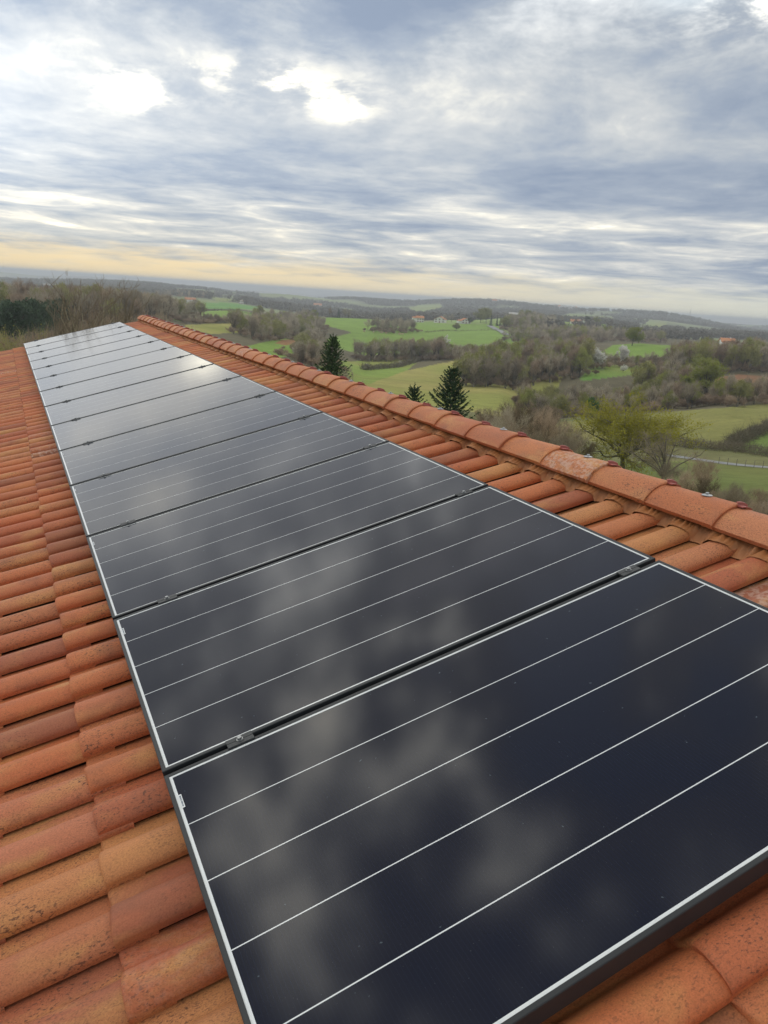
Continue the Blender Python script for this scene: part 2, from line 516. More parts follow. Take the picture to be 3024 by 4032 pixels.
# (polygon in the photograph, nearest, farthest distance, colour, colour of its mottling)
FIELDS = [
    ([(1150, 1210), (1659, 1400), (1900, 1250), (1900, 1040), (1659, 1012), (1480, 995), (1300, 1000), (1150, 960)], 40, 152, (0.100, 0.130, 0.036), (0.15, 0.15, 0.045)),
    ([(1130, 960), (1205, 912), (1400, 893), (1659, 872), (1900, 860), (1900, 900), (1659, 922), (1590, 968), (1480, 962), (1400, 975), (1200, 990)], 150, 300, (0.170, 0.168, 0.052), (0.215, 0.190, 0.068)),
    ([(1590, 968), (1659, 922), (1900, 890), (1900, 1000), (1659, 985)], 150, 240, (0.115, 0.165, 0.038), (0.15, 0.16, 0.045)),
    ([(740, 850), (790, 832), (880, 800), (1000, 775), (1110, 777), (1180, 780), (1215, 815), (1195, 862), (1120, 908), (1030, 925), (900, 940), (740, 930)], 180, 520, DG, TG),
    ([(690, 830), (690, 775), (760, 781), (880, 772), (905, 778), (880, 800), (790, 832), (740, 850)], 220, 545, DG, BG),
    ([(500, 755), (590, 735), (665, 724), (668, 745), (640, 762), (560, 790)], 280, 640, BG, BG),
    ([(655, 690), (720, 683), (800, 680), (860, 690), (920, 694), (1010, 696), (1060, 694), (1090, 712), (1140, 738), (1120, 765), (1000, 770), (860, 765), (690, 790), (650, 770), (700, 735), (760, 718), (700, 702)], 560, 1130, BG, BG),
    ([(1010, 790), (1120, 730), (1150, 738), (1100, 780)], 520, 800, BG, BG),
    ([(362, 694), (400, 682), (455, 671), (545, 670), (552, 680), (545, 690), (430, 694)], 520, 1000, BG, BG),
    ([(395, 722), (400, 702), (460, 699), (530, 700), (520, 718), (450, 722)], 380, 560, DG, TG),
    ([(380, 664), (420, 655), (500, 652), (560, 660), (560, 668), (470, 668)], 1000, 1500, (0.09, 0.21, 0.05), BG),
    ([(455, 642), (480, 632), (530, 641), (520, 650), (470, 651)], 1350, 2100, PG, DG),
    ([(165, 640), (175, 629), (240, 632), (250, 640)], 1100, 1700, BG, BG),
    ([(1030, 700), (1060, 690), (1110, 686), (1190, 690), (1330, 700), (1400, 708), (1380, 722), (1270, 706), (1180, 707), (1100, 700)], 1000, 1420, BG, DG),
    ([(930, 700), (950, 692), (1010, 686), (1100, 688), (1090, 700)], 1050, 1330, PG, BG),
    ([(1285, 768), (1330, 742), (1430, 738), (1500, 745), (1490, 765), (1400, 772)], 470, 640, BG, BG),
    ([(1250, 822), (1270, 796), (1330, 788), (1390, 786), (1420, 800), (1350, 812)], 340, 450, (0.11, 0.23, 0.04), DG),
    ([(1535, 850), (1545, 818), (1600, 808), (1700, 800), (1700, 842), (1600, 850)], 330, 410, RB, (0.13, 0.10, 0.05)),
    ([(600, 657), (660, 652), (760, 668), (800, 680), (790, 684), (700, 668)], 1700, 2600, PG, DG),
    ([(880, 672), (900, 660), (950, 656), (960, 668), (920, 680), (900, 682)], 1700, 3300, PG, DG),
    ([(930, 690), (960, 680), (1020, 688), (1060, 696), (1010, 694)], 1500, 2400, PG, DG),
    ([(1190, 690), (1230, 678), (1320, 684), (1330, 694), (1240, 698)], 1900, 3300, PG, DG),
    ([(1370, 715), (1400, 694), (1440, 697), (1432, 716), (1400, 722)], 1600, 3300, PG, DG),
    ([(1470, 712), (1560, 708), (1620, 716), (1560, 722), (1480, 720)], 1300, 2600, (0.15, 0.13, 0.09), PG),
]


def build_ground():
    a = np.concatenate([np.arange(-math.pi, R(-72), R(4)), np.arange(R(-72), R(-54), R(0.5)), np.arange(R(-54), R(2), R(0.085)),
                        np.arange(R(2), R(16), R(0.5)), np.arange(R(16), math.pi - R(1), R(4))])
    rr = np.concatenate([np.geomspace(5.0, 120, 40), np.geomspace(120, 1400, 190)[1:], np.geomspace(1400, 40000, 90)[1:]])
    A, Q = np.meshgrid(a, rr, indexing='ij')
    Zg = ground_polar(A, Q)
    Xg, Yg = CX + Q * np.cos(A), CY + Q * np.sin(A)
    na, nr = A.shape
    idx = np.arange(na * nr).reshape(na, nr)
    i1 = np.roll(idx, -1, axis=0)
    F = np.stack([idx[:, :-1], idx[:, 1:], i1[:, 1:], i1[:, :-1]], -1).reshape(-1, 4)
    V = np.stack([Xg, Yg, Zg], -1).reshape(-1, 3)
    me = mesh_from('ground', V, F, smooth=True)
    px, py, w = to_px(V[:, 0], V[:, 1], V[:, 2])
    q = Q.reshape(-1)
    jx = px + 2.2 * (vnoise(V[:, 0] / 9, V[:, 1] / 9, 5) - .5)
    jy = py + 1.6 * (vnoise(V[:, 0] / 11, V[:, 1] / 11, 6) - .5)
    n1 = vnoise(V[:, 0] / 37, V[:, 1] / 37, 8)
    n2 = vnoise(V[:, 0] / 130, V[:, 1] / 130, 9)
    n3 = vnoise(V[:, 0] / 310, V[:, 1] / 310, 10)

    def lerp(c0, c1, t):
        return np.array(c0) * (1 - t[:, None]) + np.array(c1) * t[:, None]
    t = np.clip(n1 * .6 + n2 * .4, 0, 1)
    col = lerp((0.10, 0.12, 0.045), (0.17, 0.15, 0.07), t)
    m = q > 240
    col[m] = lerp(WF, (0.12, 0.105, 0.06), t)[m]
    m = q > 1150
    fz = np.clip((n3 * .65 + n2 * .35 - 0.56) * 9, 0, 1)
    col[m] = lerp((0.075, 0.075, 0.055), (0.19, 0.22, 0.10), fz)[m]
    for poly, r0, r1, c0, c1 in FIELDS:
        m = in_poly(jx, jy, poly) & (q > r0) & (q < r1) & (w > 0)
        tt = np.clip((n1 - .35) * 2.0, 0, 1) * (0.75 if c0 != c1 else 0.0)
        cc = lerp(c0, c1, tt) * (0.90 + 0.2 * n2[:, None])
        col[m] = cc[m]
    # bare earth scraped by the gate of the lower green field
    m = in_poly(jx, jy, [(592, 742), (610, 734), (650, 733), (655, 739), (620, 746)]) & (q > 300) & (q < 700)
    col[m] = (0.24, 0.13, 0.06)
    at_ = me.color_attributes.new('Col', 'FLOAT_COLOR', 'POINT')
    at_.data.foreach_set('color', np.concatenate([col, np.ones((len(col), 1))], 1).astype(np.float32).ravel())
    m_, k, b = mat_nodes('grassland')
    at2 = k.n('ShaderNodeAttribute', attribute_name='Col')
    g = k.n('ShaderNodeNewGeometry')
    p = g.outputs['Position']
    f1 = k.noise(p, 0.9, 5.0, 0.65)
    f2 = k.noise(p, 0.08, 4.0, 0.6)
    streak = k.noise(k.vmath('MULTIPLY', p, (1.0, 0.22, 1.0)), 0.5, 3.0, 0.6)
    v = k.math('ADD', k.math('MULTIPLY', f1, 0.7), k.math('ADD', k.math('MULTIPLY', f2, 0.7), k.math('MULTIPLY', streak, 0.6)))
    v = k.math('ADD', k.math('MULTIPLY', v, 1.25), 0.14)
    k.t.links.new(k.vmath('MULTIPLY', at2.outputs['Color'], k.comb(v, v, v)), b.inputs['Base Color'])
    b.inputs['Roughness'].default_value = 0.95
    b.inputs['Specular IOR Level'].default_value = 0.1
    bump(k, b, f1, 0.6, 0.35)
    me.materials.append(m_)
    tag(link('ground', me), kind='structure')


build_ground()


def ribbon(name, pts, width, mat, lift=0.06):
    """a lane draped over the ground: pts are (column, distance)"""
    P = [at(px, r) for px, r in pts]
    V, F = [], []
    for i, p in enumerate(P):
        t = (P[min(i + 1, len(P) - 1)] - P[max(i - 1, 0)])
        t.z = 0
        t.normalize()
        s = Vector((-t.y, t.x, 0))
        for e in (-1, -0.5, 0.5, 1):
            x, y = p.x + s.x * width / 2 * e, p.y + s.y * width / 2 * e
            V.append((x, y, float(ground_z(x, y)) + lift + (0.05 if abs(e) < 1 else -0.1)))
    for i in range(len(P) - 1):
        for j in range(3):
            a = i * 4 + j
            F.append((a, a + 1, a + 5, a + 4))
    o = link(name, mesh_from(name, V, F, mat))
    return tag(o, kind='structure')


M_LANE = varied('lane_asphalt', (0.24, 0.25, 0.26), (0.33, 0.33, 0.33), 0.6)
ribbon('lane', [(px, 150 - (px - 1400) * 0.004 + 3 * math.sin(px * .01)) for px in range(1440, 1800, 12)], 3.0, M_LANE, 0.16)
ribbon('farm_lane', [(1056, 1010), (1062, 985), (1068, 950), (1074, 920), (1082, 890), (1088, 860), (1095, 830)], 7.0, M_LANE, 0.8)

# the air between here and the far hills
HZ = 26000.0
V, F = boxes([(-HZ, HZ, -HZ, HZ, -420.0, CZ + 16.0)])
hz = link('haze', mesh_from('haze', V, F))
hm = bpy.data.materials.new('haze_air')
hm.use_nodes = True
k = NT(hm.node_tree)
_o = k.n('ShaderNodeOutputMaterial')
_v = k.n('ShaderNodeVolumePrincipled')
_v.inputs['Color'].default_value = (0.87, 0.93, 1.0, 1)
_v.inputs['Density'].default_value = 2.4e-4
_v.inputs['Anisotropy'].default_value = 0.40
k.t.links.new(_v.outputs[0], _o.inputs['Volume'])
hz.data.materials.append(hm)
tag(hz, kind='stuff')

# ------------------------------------------------------------------ the roof
U_ = Vector((0, -math.cos(TH), math.sin(TH)))
N_ = Vector((0, math.sin(TH), math.cos(TH)))
# roof frame: local x up the slope, y along the eaves away from the camera, z out of the roof
M_ROOF = Matrix(((U_.x, 1, N_.x, 0), (U_.y, 0, N_.y, 0), (U_.z, 0, N_.z, Z0), (0, 0, 0, 1)))


def RP(s, u, h):
    return M_ROOF @ Vector((u, s, h))


def mat_tile(name, ridge=False):
    m, k, b = mat_nodes(name)
    tc = k.n('ShaderNodeTexCoord')
    oi = k.n('ShaderNodeObjectInfo')
    at_ = k.n('ShaderNodeAttribute', attribute_name='rnd')
    rnd = k.math('FRACT', k.math('ADD', oi.outputs['Random'], at_.outputs['Fac']))
    rnd2 = k.math('FRACT', k.math('MULTIPLY', rnd, 37.7))
    P = k.vmath('ADD', tc.outputs['Object'], k.comb(k.math('MULTIPLY', rnd, 91.0), k.math('MULTIPLY', rnd2, 57.0), 0.0))
    if ridge:
        base = k.ramp(rnd, [(0.0, (0.50, 0.165, 0.070)), (0.3, (0.56, 0.205, 0.085)), (0.55, (0.47, 0.155, 0.075)),
                            (0.75, (0.57, 0.23, 0.095)), (0.9, (0.53, 0.20, 0.105)), (1.0, (0.44, 0.15, 0.08))])
        ash, sand = (0.27, 0.115, 0.080), (0.62, 0.32, 0.13)
    else:
        base = k.ramp(rnd, [(0.0, (0.50, 0.138, 0.054)), (0.16, (0.54, 0.175, 0.069)), (0.34, (0.46, 0.126, 0.056)),
                            (0.48, (0.34, 0.112, 0.060)), (0.60, (0.53, 0.190, 0.078)), (0.72, (0.42, 0.116, 0.054)),
                            (0.84, (0.55, 0.235, 0.090)), (0.92, (0.49, 0.17, 0.088)), (1.0, (0.49, 0.148, 0.061))])
        ash, sand = (0.27, 0.098, 0.054), (0.57, 0.290, 0.102)
    n = k.noise(k.vmath('MULTIPLY', P, (4.0, 9.0, 9.0)), 1.0, 4.0, 0.55, 0.4)
    n2 = k.noise(k.vmath('MULTIPLY', P, (5.0, 7.0, 7.0)), 1.3, 3.0, 0.55, 0.2)
    c = k.mix(k.math('MULTIPLY', k.step(n, 0.46, 0.74), k.math('ADD', 0.15, k.math('MULTIPLY', rnd2, 0.75))), base, sand)
    c = k.mix(k.math('MULTIPLY', k.step(n2, 0.46, 0.78), k.math('MULTIPLY', k.math('FRACT', k.math('MULTIPLY', rnd, 11.3)), 0.85)), c, ash)
    # firing specks, drawn out down the slope
    sp = k.noise(k.vmath('MULTIPLY', P, (95.0, 170.0, 170.0)), 1.0, 2.0, 0.55)
    sp2 = k.noise(k.vmath('MULTIPLY', P, (190.0, 330.0, 330.0)), 1.0, 1.0, 0.5)
    area = k.step(k.noise(P, 7.0, 2.0, 0.5), 0.36, 0.62)
    much = k.math('ADD', 0.30, k.math('MULTIPLY', k.math('FRACT', k.math('MULTIPLY', rnd, 23.1)), 0.70))
    f = k.math('MULTIPLY', k.step(sp, 0.575, 0.635), k.math('MULTIPLY', area, much))
    f2 = k.math('MULTIPLY', k.step(sp2, 0.56, 0.66), k.math('MULTIPLY', much, 0.60))
    c = k.mix(f, c, (0.115, 0.050, 0.032))
    c = k.mix(f2, c, (0.17, 0.070, 0.042))
    grain = k.noise(P, 260.0, 2.0, 0.6)
    v = k.math('ADD', 0.62, k.math('MULTIPLY', grain, 0.76))
    c = k.vmath('MULTIPLY', c, k.comb(v, v, v))
    # a few tiles with a pale lime bloom
    bloom = k.math('MULTIPLY', k.step(rnd2, 0.95, 0.98), k.step(k.noise(P, 45.0, 5.0, 0.65), 0.44, 0.60))
    c = k.mix(k.math('MULTIPLY', bloom, 0.50), c, (0.60, 0.45, 0.38))
    k.t.links.new(c, b.inputs['Base Color'])
    b.inputs['Roughness'].default_value = 0.62
    b.inputs['Specular IOR Level'].default_value = 0.32
    bump(k, b, k.math('ADD', k.math('MULTIPLY', grain, 0.5), k.math('SUBTRACT', sp, k.math('MULTIPLY', f, 0.5))), 0.5, 0.0016)
    return m


M_TILE = mat_tile('terracotta')
M_RIDGE = mat_tile('ridge_terracotta', True)
PITCH = 0.1855                       # tile spacing along the eaves
COURSE = 0.32                        # exposed length of a course
S_EDGE, U_JOINT, H_TROUGH = -0.018, -0.195, -0.114
PROF = [(0.0, .020), (.0012, .026), (.007, .0335), (.016, .0395), (.030, .0455), (.048, .0492), (.066, .0490), (.084, .0440), (.099, .0350),
        (.110, .025), (.119, .0145), (.127, .006), (.135, .0015), (.148, .0), (.170, .0), (.184, -.001), (.198, -.002)]


def prof_h(t):
    t = np.mod(t, PITCH)
    return np.interp(t, [q[0] for q in PROF], [q[1] for q in PROF])


def tile_geo(r, fine=True):
    L = 0.41
    us = [0.0, 0.004, 0.012, 0.10, 0.22, L] if fine else [0.0, 0.006, L]
    pr = PROF if fine else [PROF[i] for i in (0, 2, 4, 5, 7, 9, 11, 13, 16)]
    V, F = [], []
    n = len(pr)
    wob = [r.uniform(-.0016, .0016) for _ in range(4)]
    for i, u in enumerate(us):
        dz = -0.006 if u == 0 else (-0.0015 if u == us[1] else 0.0)
        for t, h in pr:
            e = wob[0] * math.sin(t * 40 + wob[1] * 900) + wob[2] * math.sin(u * 14 + wob[3] * 2000)
            V.append((u + (0.0025 * math.sin(t * 33 + wob[0] * 3000) if i < 3 else 0), t, h + dz + e))
    for i in range(len(us) - 1):
        for j in range(n - 1):
            a = i * n + j
            F.append((a, a + n, a + n + 1, a + 1))
    # thickness: front end and the lower long edge
    b = len(V)
    for t, h in pr:
        V.append((0.001, t, h - 0.017))
    for j in range(n - 1):
        F.append((b + j, j, j + 1, b + j + 1))
    b = len(V)
    for u in us:
        V.append((u, 0.0012, 0.0075))
        V.append((u, 0.024, 0.018))
    for i in range(len(us) - 1):
        F.append((i * n, b + i * 2, b + i * 2 + 2, (i + 1) * n))
        F.append((b + i * 2, b + i * 2 + 1, b + i * 2 + 3, b + i * 2 + 2))
    return V, F


TILT = math.atan2(0.017, COURSE)
tile_meshes = []
for q in range(6):
    V, F = tile_geo(random.Random(q))
    me = mesh_from('roof_tile', V, F, M_TILE, smooth=True)
    me.set_sharp_from_angle(angle=R(42)) if hasattr(me, 'set_sharp_from_angle') else None
    tile_meshes.append(me)


def tile_M(k, i, jit=None):
    j = jit or random.Random(k * 131 + i * 7)
    u, s = U_JOINT + COURSE * i, S_EDGE + PITCH * k
    M = Matrix.Translation((u + j.uniform(-.004, .004), s + j.uniform(-.0022, .0022), H_TROUGH + 0.017 + j.uniform(-.0012, .0022)))
    return M_ROOF @ M @ Matrix.Rotation(TILT + j.uniform(-.004, .004), 4, 'Y') @ Matrix.Rotation(j.uniform(-.006, .006), 4, 'Z')


house = empty('house')
tag(house, 'tiled house under the camera, its terracotta roof carrying the row of solar panels', 'house')
K0, K1 = -14, 72
shown = [(k_, 0) for k_ in range(-6, K1 + 1)] + [(k_, -1) for k_ in range(-6, K1 + 1)] + [(k_, 6) for k_ in range(-4, K1 + 1)]
shown += [(k_, i) for i in (1, 2, 3, 4) for k_ in range(-10, -5)]
shown_set = set(shown)
for n, (k_, i) in enumerate(shown):
    link('roof_tile', tile_meshes[(k_ * 5 + i * 3) % 6], house, tile_M(k_, i))
# tiles under the panels, further down the slope and on the far side: one piece
Vt, Ft = tile_geo(random.Random(50), fine=False)
Vt = np.array([(*v, 1.0) for v in Vt])
Ft = np.array(Ft)
VV, FF, RR = [], [], []


def pile(M):
    VV.append((Vt @ np.array(M).T)[:, :3])
    FF.append(Ft + len(Vt) * (len(VV) - 1))
    RR.append(np.full(len(Vt), rng.random()))


U_RIDGE = 2.163
for i in range(-8, 7):
    for k_ in range(K0, K1 + 1):
        if (k_, i) not in shown_set and not (i == 6 and False):
            pile(tile_M(k_, i))
RIDGE = RP(0, U_RIDGE, H_TROUGH)
FLIP = Matrix.Translation((0, RIDGE.y, 0)) @ Matrix.Scale(-1, 4, (0, 1, 0)) @ Matrix.Translation((0, -RIDGE.y, 0))
for i in range(-3, 7):
    for k_ in range(K0, K1 + 1):
        pile(FLIP @ tile_M(k_, i))
Vall = np.concatenate(VV)
me = mesh_from('roof_tile_field', Vall, np.concatenate(FF), M_TILE, smooth=True)
a_ = me.attributes.new('rnd', 'FLOAT', 'POINT')
a_.data.foreach_set('value', np.concatenate(RR).astype(np.float32))
tag(link('roof_tile_field', me, house), kind='stuff')

# boarding under the tiles, walls below
S0, S1 = S_EDGE + PITCH * K0, S_EDGE + PITCH * (K1 + 1)
M_DECK = mat_simple('deck_board', (0.05, 0.035, 0.025), 0.9)
UE = U_JOINT - 8 * COURSE
pE, pR = RP(0, UE + 0.05, -0.15), RP(0, U_RIDGE, -0.15)
yF = 2 * pR.y - RP(0, U_JOINT - 3 * COURSE + 0.05, 0).y
zF = RP(0, U_JOINT - 3 * COURSE + 0.05, -0.15).z
V = []
for s in (S0 + .03, S1 - .03):
    V += [(s, pE.y, pE.z), (s, pR.y, pR.z), (s, yF, zF), (s, yF, zF - .03), (s, pR.y, pR.z - .03), (s, pE.y, pE.z - .03)]
F = [(0, 1, 7, 6), (1, 2, 8, 7), (2, 3, 9, 8), (3, 4, 10, 9), (4, 5, 11, 10), (5, 0, 6, 11), (0, 5, 4, 1), (1, 4, 3, 2), (6, 7, 10, 11), (7, 8, 9, 10)]
link('roof_deck', mesh_from('roof_deck', V, F, M_DECK), house)
M_RENDER = varied('white_render', (0.72, 0.70, 0.66), (0.80, 0.79, 0.76), 2.0)
ya, yb = pE.y - 0.45, yF + 0.45
xa, xb = S0 + 0.35, S1 - 0.25


def under(y):
    return (pE.z + (pR.z - pE.z) * (pE.y - y) / (pE.y - pR.y) if y > pR.y else zF + (pR.z - zF) * (y - yF) / (pR.y - yF)) - 0.045


V, F = [], []
for x in (xa, xb):
    V += [(x, ya, -1.5), (x, ya, under(ya)), (x, pR.y, under(pR.y - 1e-6)), (x, yb, under(yb)), (x, yb, -1.5)]
F = [(0, 1, 2, 3, 4), (9, 8, 7, 6, 5), (0, 5, 6, 1), (4, 3, 8, 9)]
link('wall', mesh_from('wall', V, F, M_RENDER), house)

# ridge tiles, their clips and the screw caps on every second one
RZ = RP(0, U_RIDGE, 0.012)            # crest


def arch(x, w, hgt, n=12, zoff=0.0):
    """points of the arch section: half width w, rise hgt"""
    rad = (w * w + hgt * hgt) / (2 * hgt)
    a = math.asin(min(1, w / rad))
    return [(x, rad * math.sin(-a + 2 * a * i / n), rad * math.cos(-a + 2 * a * i / n) - rad + zoff) for i in range(n + 1)]


def ridge_geo(r):
    V, F = [], []
    n = 12
    xs = [(0.0, .122, .070, .0065), (.004, .123, .071, .010), (.012, .123, .071, .011), (.13, .119, .069, .006), (.27, .114, .067, .001), (.41, .108, .064, -.005)]
    e = [r.uniform(-.002, .002) for _ in range(3)]
    for x, w, h, zo in xs:
        V += [(px + e[0] * math.sin(py * 30), py, pz + e[1] * math.sin(px * 9 + e[2] * 3000)) for px, py, pz in arch(x, w, h, n, zo)]
    m = n + 1
    for i in range(len(xs) - 1):
        for j in range(n):
            a = i * m + j
            F.append((a, a + m, a + m + 1, a + 1))
    b = len(V)
    for i, (x, w, h, zo) in enumerate(xs):
        V += arch(x + (0.002 if i == 0 else 0), w - .012, h - .002, n, zo - .018)
    for j in range(n):
        F.append((b + j, j, j + 1, b + j + 1))
        for i in range(len(xs) - 1):
            a = b + i * m + j
            F.append((a, a + 1, a + m + 1, a + m))
    for i in range(len(xs) - 1):
        for e0 in (0, n):
            F.append((i * m + e0, b + i * m + e0, b + (i + 1) * m + e0, (i + 1) * m + e0))
    return V, F


ridge_meshes = []
for q in range(4):
    V, F = ridge_geo(random.Random(q + 60))
    me = mesh_from('ridge_tile', V, F, M_RIDGE, smooth=True)
    me.set_sharp_from_angle(angle=R(40)) if hasattr(me, 'set_sharp_from_angle') else None
    ridge_meshes.append(me)
M_CLIP = mat_simple('red_clip', (0.34, 0.085, 0.070), 0.5)
M_ZINC = mat_simple('zinc', (0.48, 0.50, 0.52), 0.45, 0.7)


def clip_geo():
    """small red hook over the joint, mostly on the far side of the crest"""
    V, F = [], []
    for x, lift in ((-.030, .001), (-.004, .002), (-.002, .013), (.006, .015)):
        V += arch(x, .118, .069, 24, 0.008 + lift)[7:14]
    m = 7
    for i in range(3):
        for j in range(m - 1):
            a = i * m + j
            F.append((a, a + m, a + m + 1, a + 1))
    b = len(V)
    V += [(x, y, z - .004) for x, y, z in V[:b]]
    for i in range(3):
        for j in range(m - 1):
            a = b + i * m + j
            F.append((a, a + 1, a + m + 1, a + m))
        for e0 in (0, m - 1):
            F.append((i * m + e0, b + i * m + e0, b + (i + 1) * m + e0, (i + 1) * m + e0))
    for j in range(m - 1):
        F.append((j, j + 1, b + j + 1, b + j))
        o = 3 * m
        F.append((o + j, b + o + j, b + o + j + 1, o + j + 1))
    return V, F


def cap_geo():
    V, F = [], []
    n = 14
    for rad, z in ((.026, .004), (.026, .007), (.012, .010), (.0085, .010), (.0085, .019), (0.003, .020)):
        V += [(rad * math.cos(2 * math.pi * i / n), rad * math.sin(2 * math.pi * i / n), z) for i in range(n)]
    for r_ in range(5):
        for i in range(n):
            a, b = r_ * n + i, r_ * n + (i + 1) % n
            F.append((a, b, b + n, a + n))
    F.append(tuple(range(5 * n, 6 * n)))
    return V, F


clip_me = mesh_from('ridge_clip', *clip_geo(), M_CLIP, smooth=False)
cap_me = mesh_from('screw_cap', *cap_geo(), M_ZINC)
for k_ in range(-9, 39):
    s = 0.082 + 0.3455 * k_
    j = random.Random(k_ + 900)
    M = Matrix.Translation((s, RZ.y + j.uniform(-.003, .003), RZ.z - .006 + j.uniform(-.002, .002))) @ Matrix.Rotation(j.uniform(-.008, .008), 4, 'Z') @ Matrix.Rotation(R(-0.3), 4, 'Y')
    t = link('ridge_tile', ridge_meshes[k_ % 4], house, M)
    if k_ > -9:
        link('ridge_clip', clip_me, t, Matrix.Translation((0, 0, 0.001)) @ Matrix.Diagonal((0.85, 0.8, 0.9, 1)))
    if k_ % 2 == 0:
        link('screw_cap', cap_me, t, Matrix.Translation((0.145, 0.0, 0.0035)) @ Matrix.Rotation(R(2), 4, 'Y') @ Matrix.Scale(0.78, 4))

# pleated ridge flashing
def build_flashing():
    ss = np.arange(-3.0, 13.5, 0.0042)
    ss = ss[(ss < 5) | (np.arange(len(ss)) % 2 == 0)]
    nv = 11
    t = np.linspace(0, 1, nv)
    S, T = np.meshgrid(ss, t, indexing='ij')
    ph = np.mod(S - S_EDGE, PITCH)
    nz = vnoise(S * 9, S * 0 + 3, 21)
    nz2 = vnoise(S * 31, S * 0 + 5, 22)
    u_low = 2.004 + 0.012 * np.sin((S - S_EDGE) / PITCH * 2 * math.pi + 2.4) + 0.022 * (nz - .5) + 0.010 * (nz2 - .5)
    edge_lift = 0.0065 + 0.012 * np.clip(vnoise(S * 6, S * 0 + 9, 23) - .62, 0, 1) * 2
    h_low = H_TROUGH + 0.0035 + prof_h(S - S_EDGE) + edge_lift
    h_mid = -0.074
    h_up = -0.052 + 0.0 * S
    Uu = u_low * (1 - T) + 2.128 * T
    e = T * T * (3 - 2 * T)
    # lies over the tiles at first, then smooths out under the ridge
    H = h_low * (1 - e) + (h_up) * e + 0.016 * np.sin(math.pi * T) * (prof_h(S - S_EDGE) < 0.03)
    # pleats fan out of the hollows
    fan = S + (0.5 * PITCH - np.abs(np.mod(S - S_EDGE + 0.05, PITCH) - 0.5 * PITCH)) * 0.0 + 0.030 * (1 - T) * np.sin((S - S_EDGE) / PITCH * 2 * math.pi + 0.6)
    wl = 0.0165
    pl = np.sin(fan / wl * 2 * math.pi + 2.5 * nz)
    amp = 0.0090 * np.clip(T * 2.4, 0.12, 1) * (0.45 + 0.9 * vnoise(S * 14, T * 3, 24))
    H = H + amp * pl
    V = np.stack([Uu, S, H], -1).reshape(-1, 3)
    n = len(ss)
    idx = np.arange(n * nv).reshape(n, nv)
    F = np.stack([idx[:-1, :-1], idx[:-1, 1:], idx[1:, 1:], idx[1:, :-1]], -1).reshape(-1, 4)
    m, k, b = mat_nodes('flashing_butyl')
    tc = k.n('ShaderNodeTexCoord')
    nn = k.noise(tc.outputs['Object'], 14.0, 4.0, 0.6)
    k.t.links.new(k.ramp(nn, [(0.3, (0.35, 0.135, 0.046)), (0.7, (0.44, 0.18, 0.066))]), b.inputs['Base Color'])
    b.inputs['Roughness'].default_value = 0.55
    me = mesh_from('ridge_flashing', V, F, m, smooth=True)
    link('ridge_flashing', me, house, M_ROOF.copy())
    # the matching strip on the far slope
    o = link('ridge_flashing', me, house, FLIP @ M_ROOF)


build_flashing()

# ------------------------------------------------------------------ solar panels
def mat_cell():
    m, k, b = mat_nodes('solar_cell')
    tc = k.n('ShaderNodeTexCoord')
    oi = k.n('ShaderNodeObjectInfo')
    P = k.vmath('ADD', tc.outputs['Object'], k.comb(k.math('MULTIPLY', oi.outputs['Random'], 31.0), 0.0, 0.0))
    x, y, z = k.sep(tc.outputs['Object'])[:3]
    wv = k.n('ShaderNodeTexWave', wave_type='BANDS', bands_direction='X')
    wv.inputs['Scale'].default_value = 34.0
    k.t.links.new(tc.outputs['Object'], wv.inputs['Vector'])
    c = k.mix(k.step(wv.outputs['Fac'], 0.90, 1.0), (0.0024, 0.0048, 0.0175), (0.0044, 0.0080, 0.0240))
    film = k.noise(P, 3.0, 4.0, 0.6)
    c = k.mix(k.math('MULTIPLY', film, 0.010), c, (0.16, 0.155, 0.15))
    dust = k.noise(P, 330.0, 2.0, 0.5)
    c = k.mix(k.math('MULTIPLY', k.step(dust, 0.70, 0.80), 0.30), c, (0.22, 0.24, 0.26))
    spot = k.noise(P, 60.0, 2.0, 0.5)
    c = k.mix(k.math('MULTIPLY', k.step(spot, 0.735, 0.78), 0.35), c, (0.20, 0.26, 0.30))
    k.t.links.new(c, b.inputs['Base Color'])
    k.t.links.new(k.math('ADD', 0.065, k.math('MULTIPLY', film, 0.05)), b.inputs['Roughness'])
    b.inputs['IOR'].default_value = 1.35
    b.inputs['Sheen Weight'].default_value = 0.18
    b.inputs['Sheen Roughness'].default_value = 0.16
    b.inputs['Specular IOR Level'].default_value = 0.5
    return m


M_CELL = mat_cell()
M_WHITE = mat_simple('white_backsheet', (0.74, 0.77, 0.79), 0.16)
M_FRAME = varied('black_anodised', (0.016, 0.018, 0.022), (0.026, 0.029, 0.033), 6.0, 0.45, 0.4)
M_CLAMP = varied('dark_clamp', (0.045, 0.048, 0.052), (0.065, 0.068, 0.072), 30.0, 0.55, 0.4)
M_STEEL = mat_simple('bolt_steel', (0.36, 0.37, 0.38), 0.4, 0.9)
M_INK = mat_simple('label_ink', (0.16, 0.20, 0.26), 0.5)
M_LABEL = mat_simple('label_paper', (0.82, 0.84, 0.85), 0.35)
PL, PW, PP, FH = 1.690, 1.0125, 1.0294, 0.040
LIP, BRD = 0.0115, 0.0195


def frame_geo():
    """ring profile swept round the four sides: lip, bevel, outer face, inner drop"""
    loops = [(LIP, -.0022), (LIP, -.0002), (.0022, 0.0), (.0007, -.0008), (0.0, -.0025), (0.0, -FH), (.028, -FH), (.028, -FH + .002), (.0016, -FH + .002), (.0016, -.006), (LIP, -.006)]
    V, F = [], []
    for d, z in loops:
        V += [(d, d, z), (PL - d, d, z), (PL - d, PW - d, z), (d, PW - d, z)]
    for i in range(len(loops) - 1):
        for j in range(4):
            a, b = i * 4 + j, i * 4 + (j + 1) % 4
            F.append((a, b, b + 4, a + 4))
    return V, F


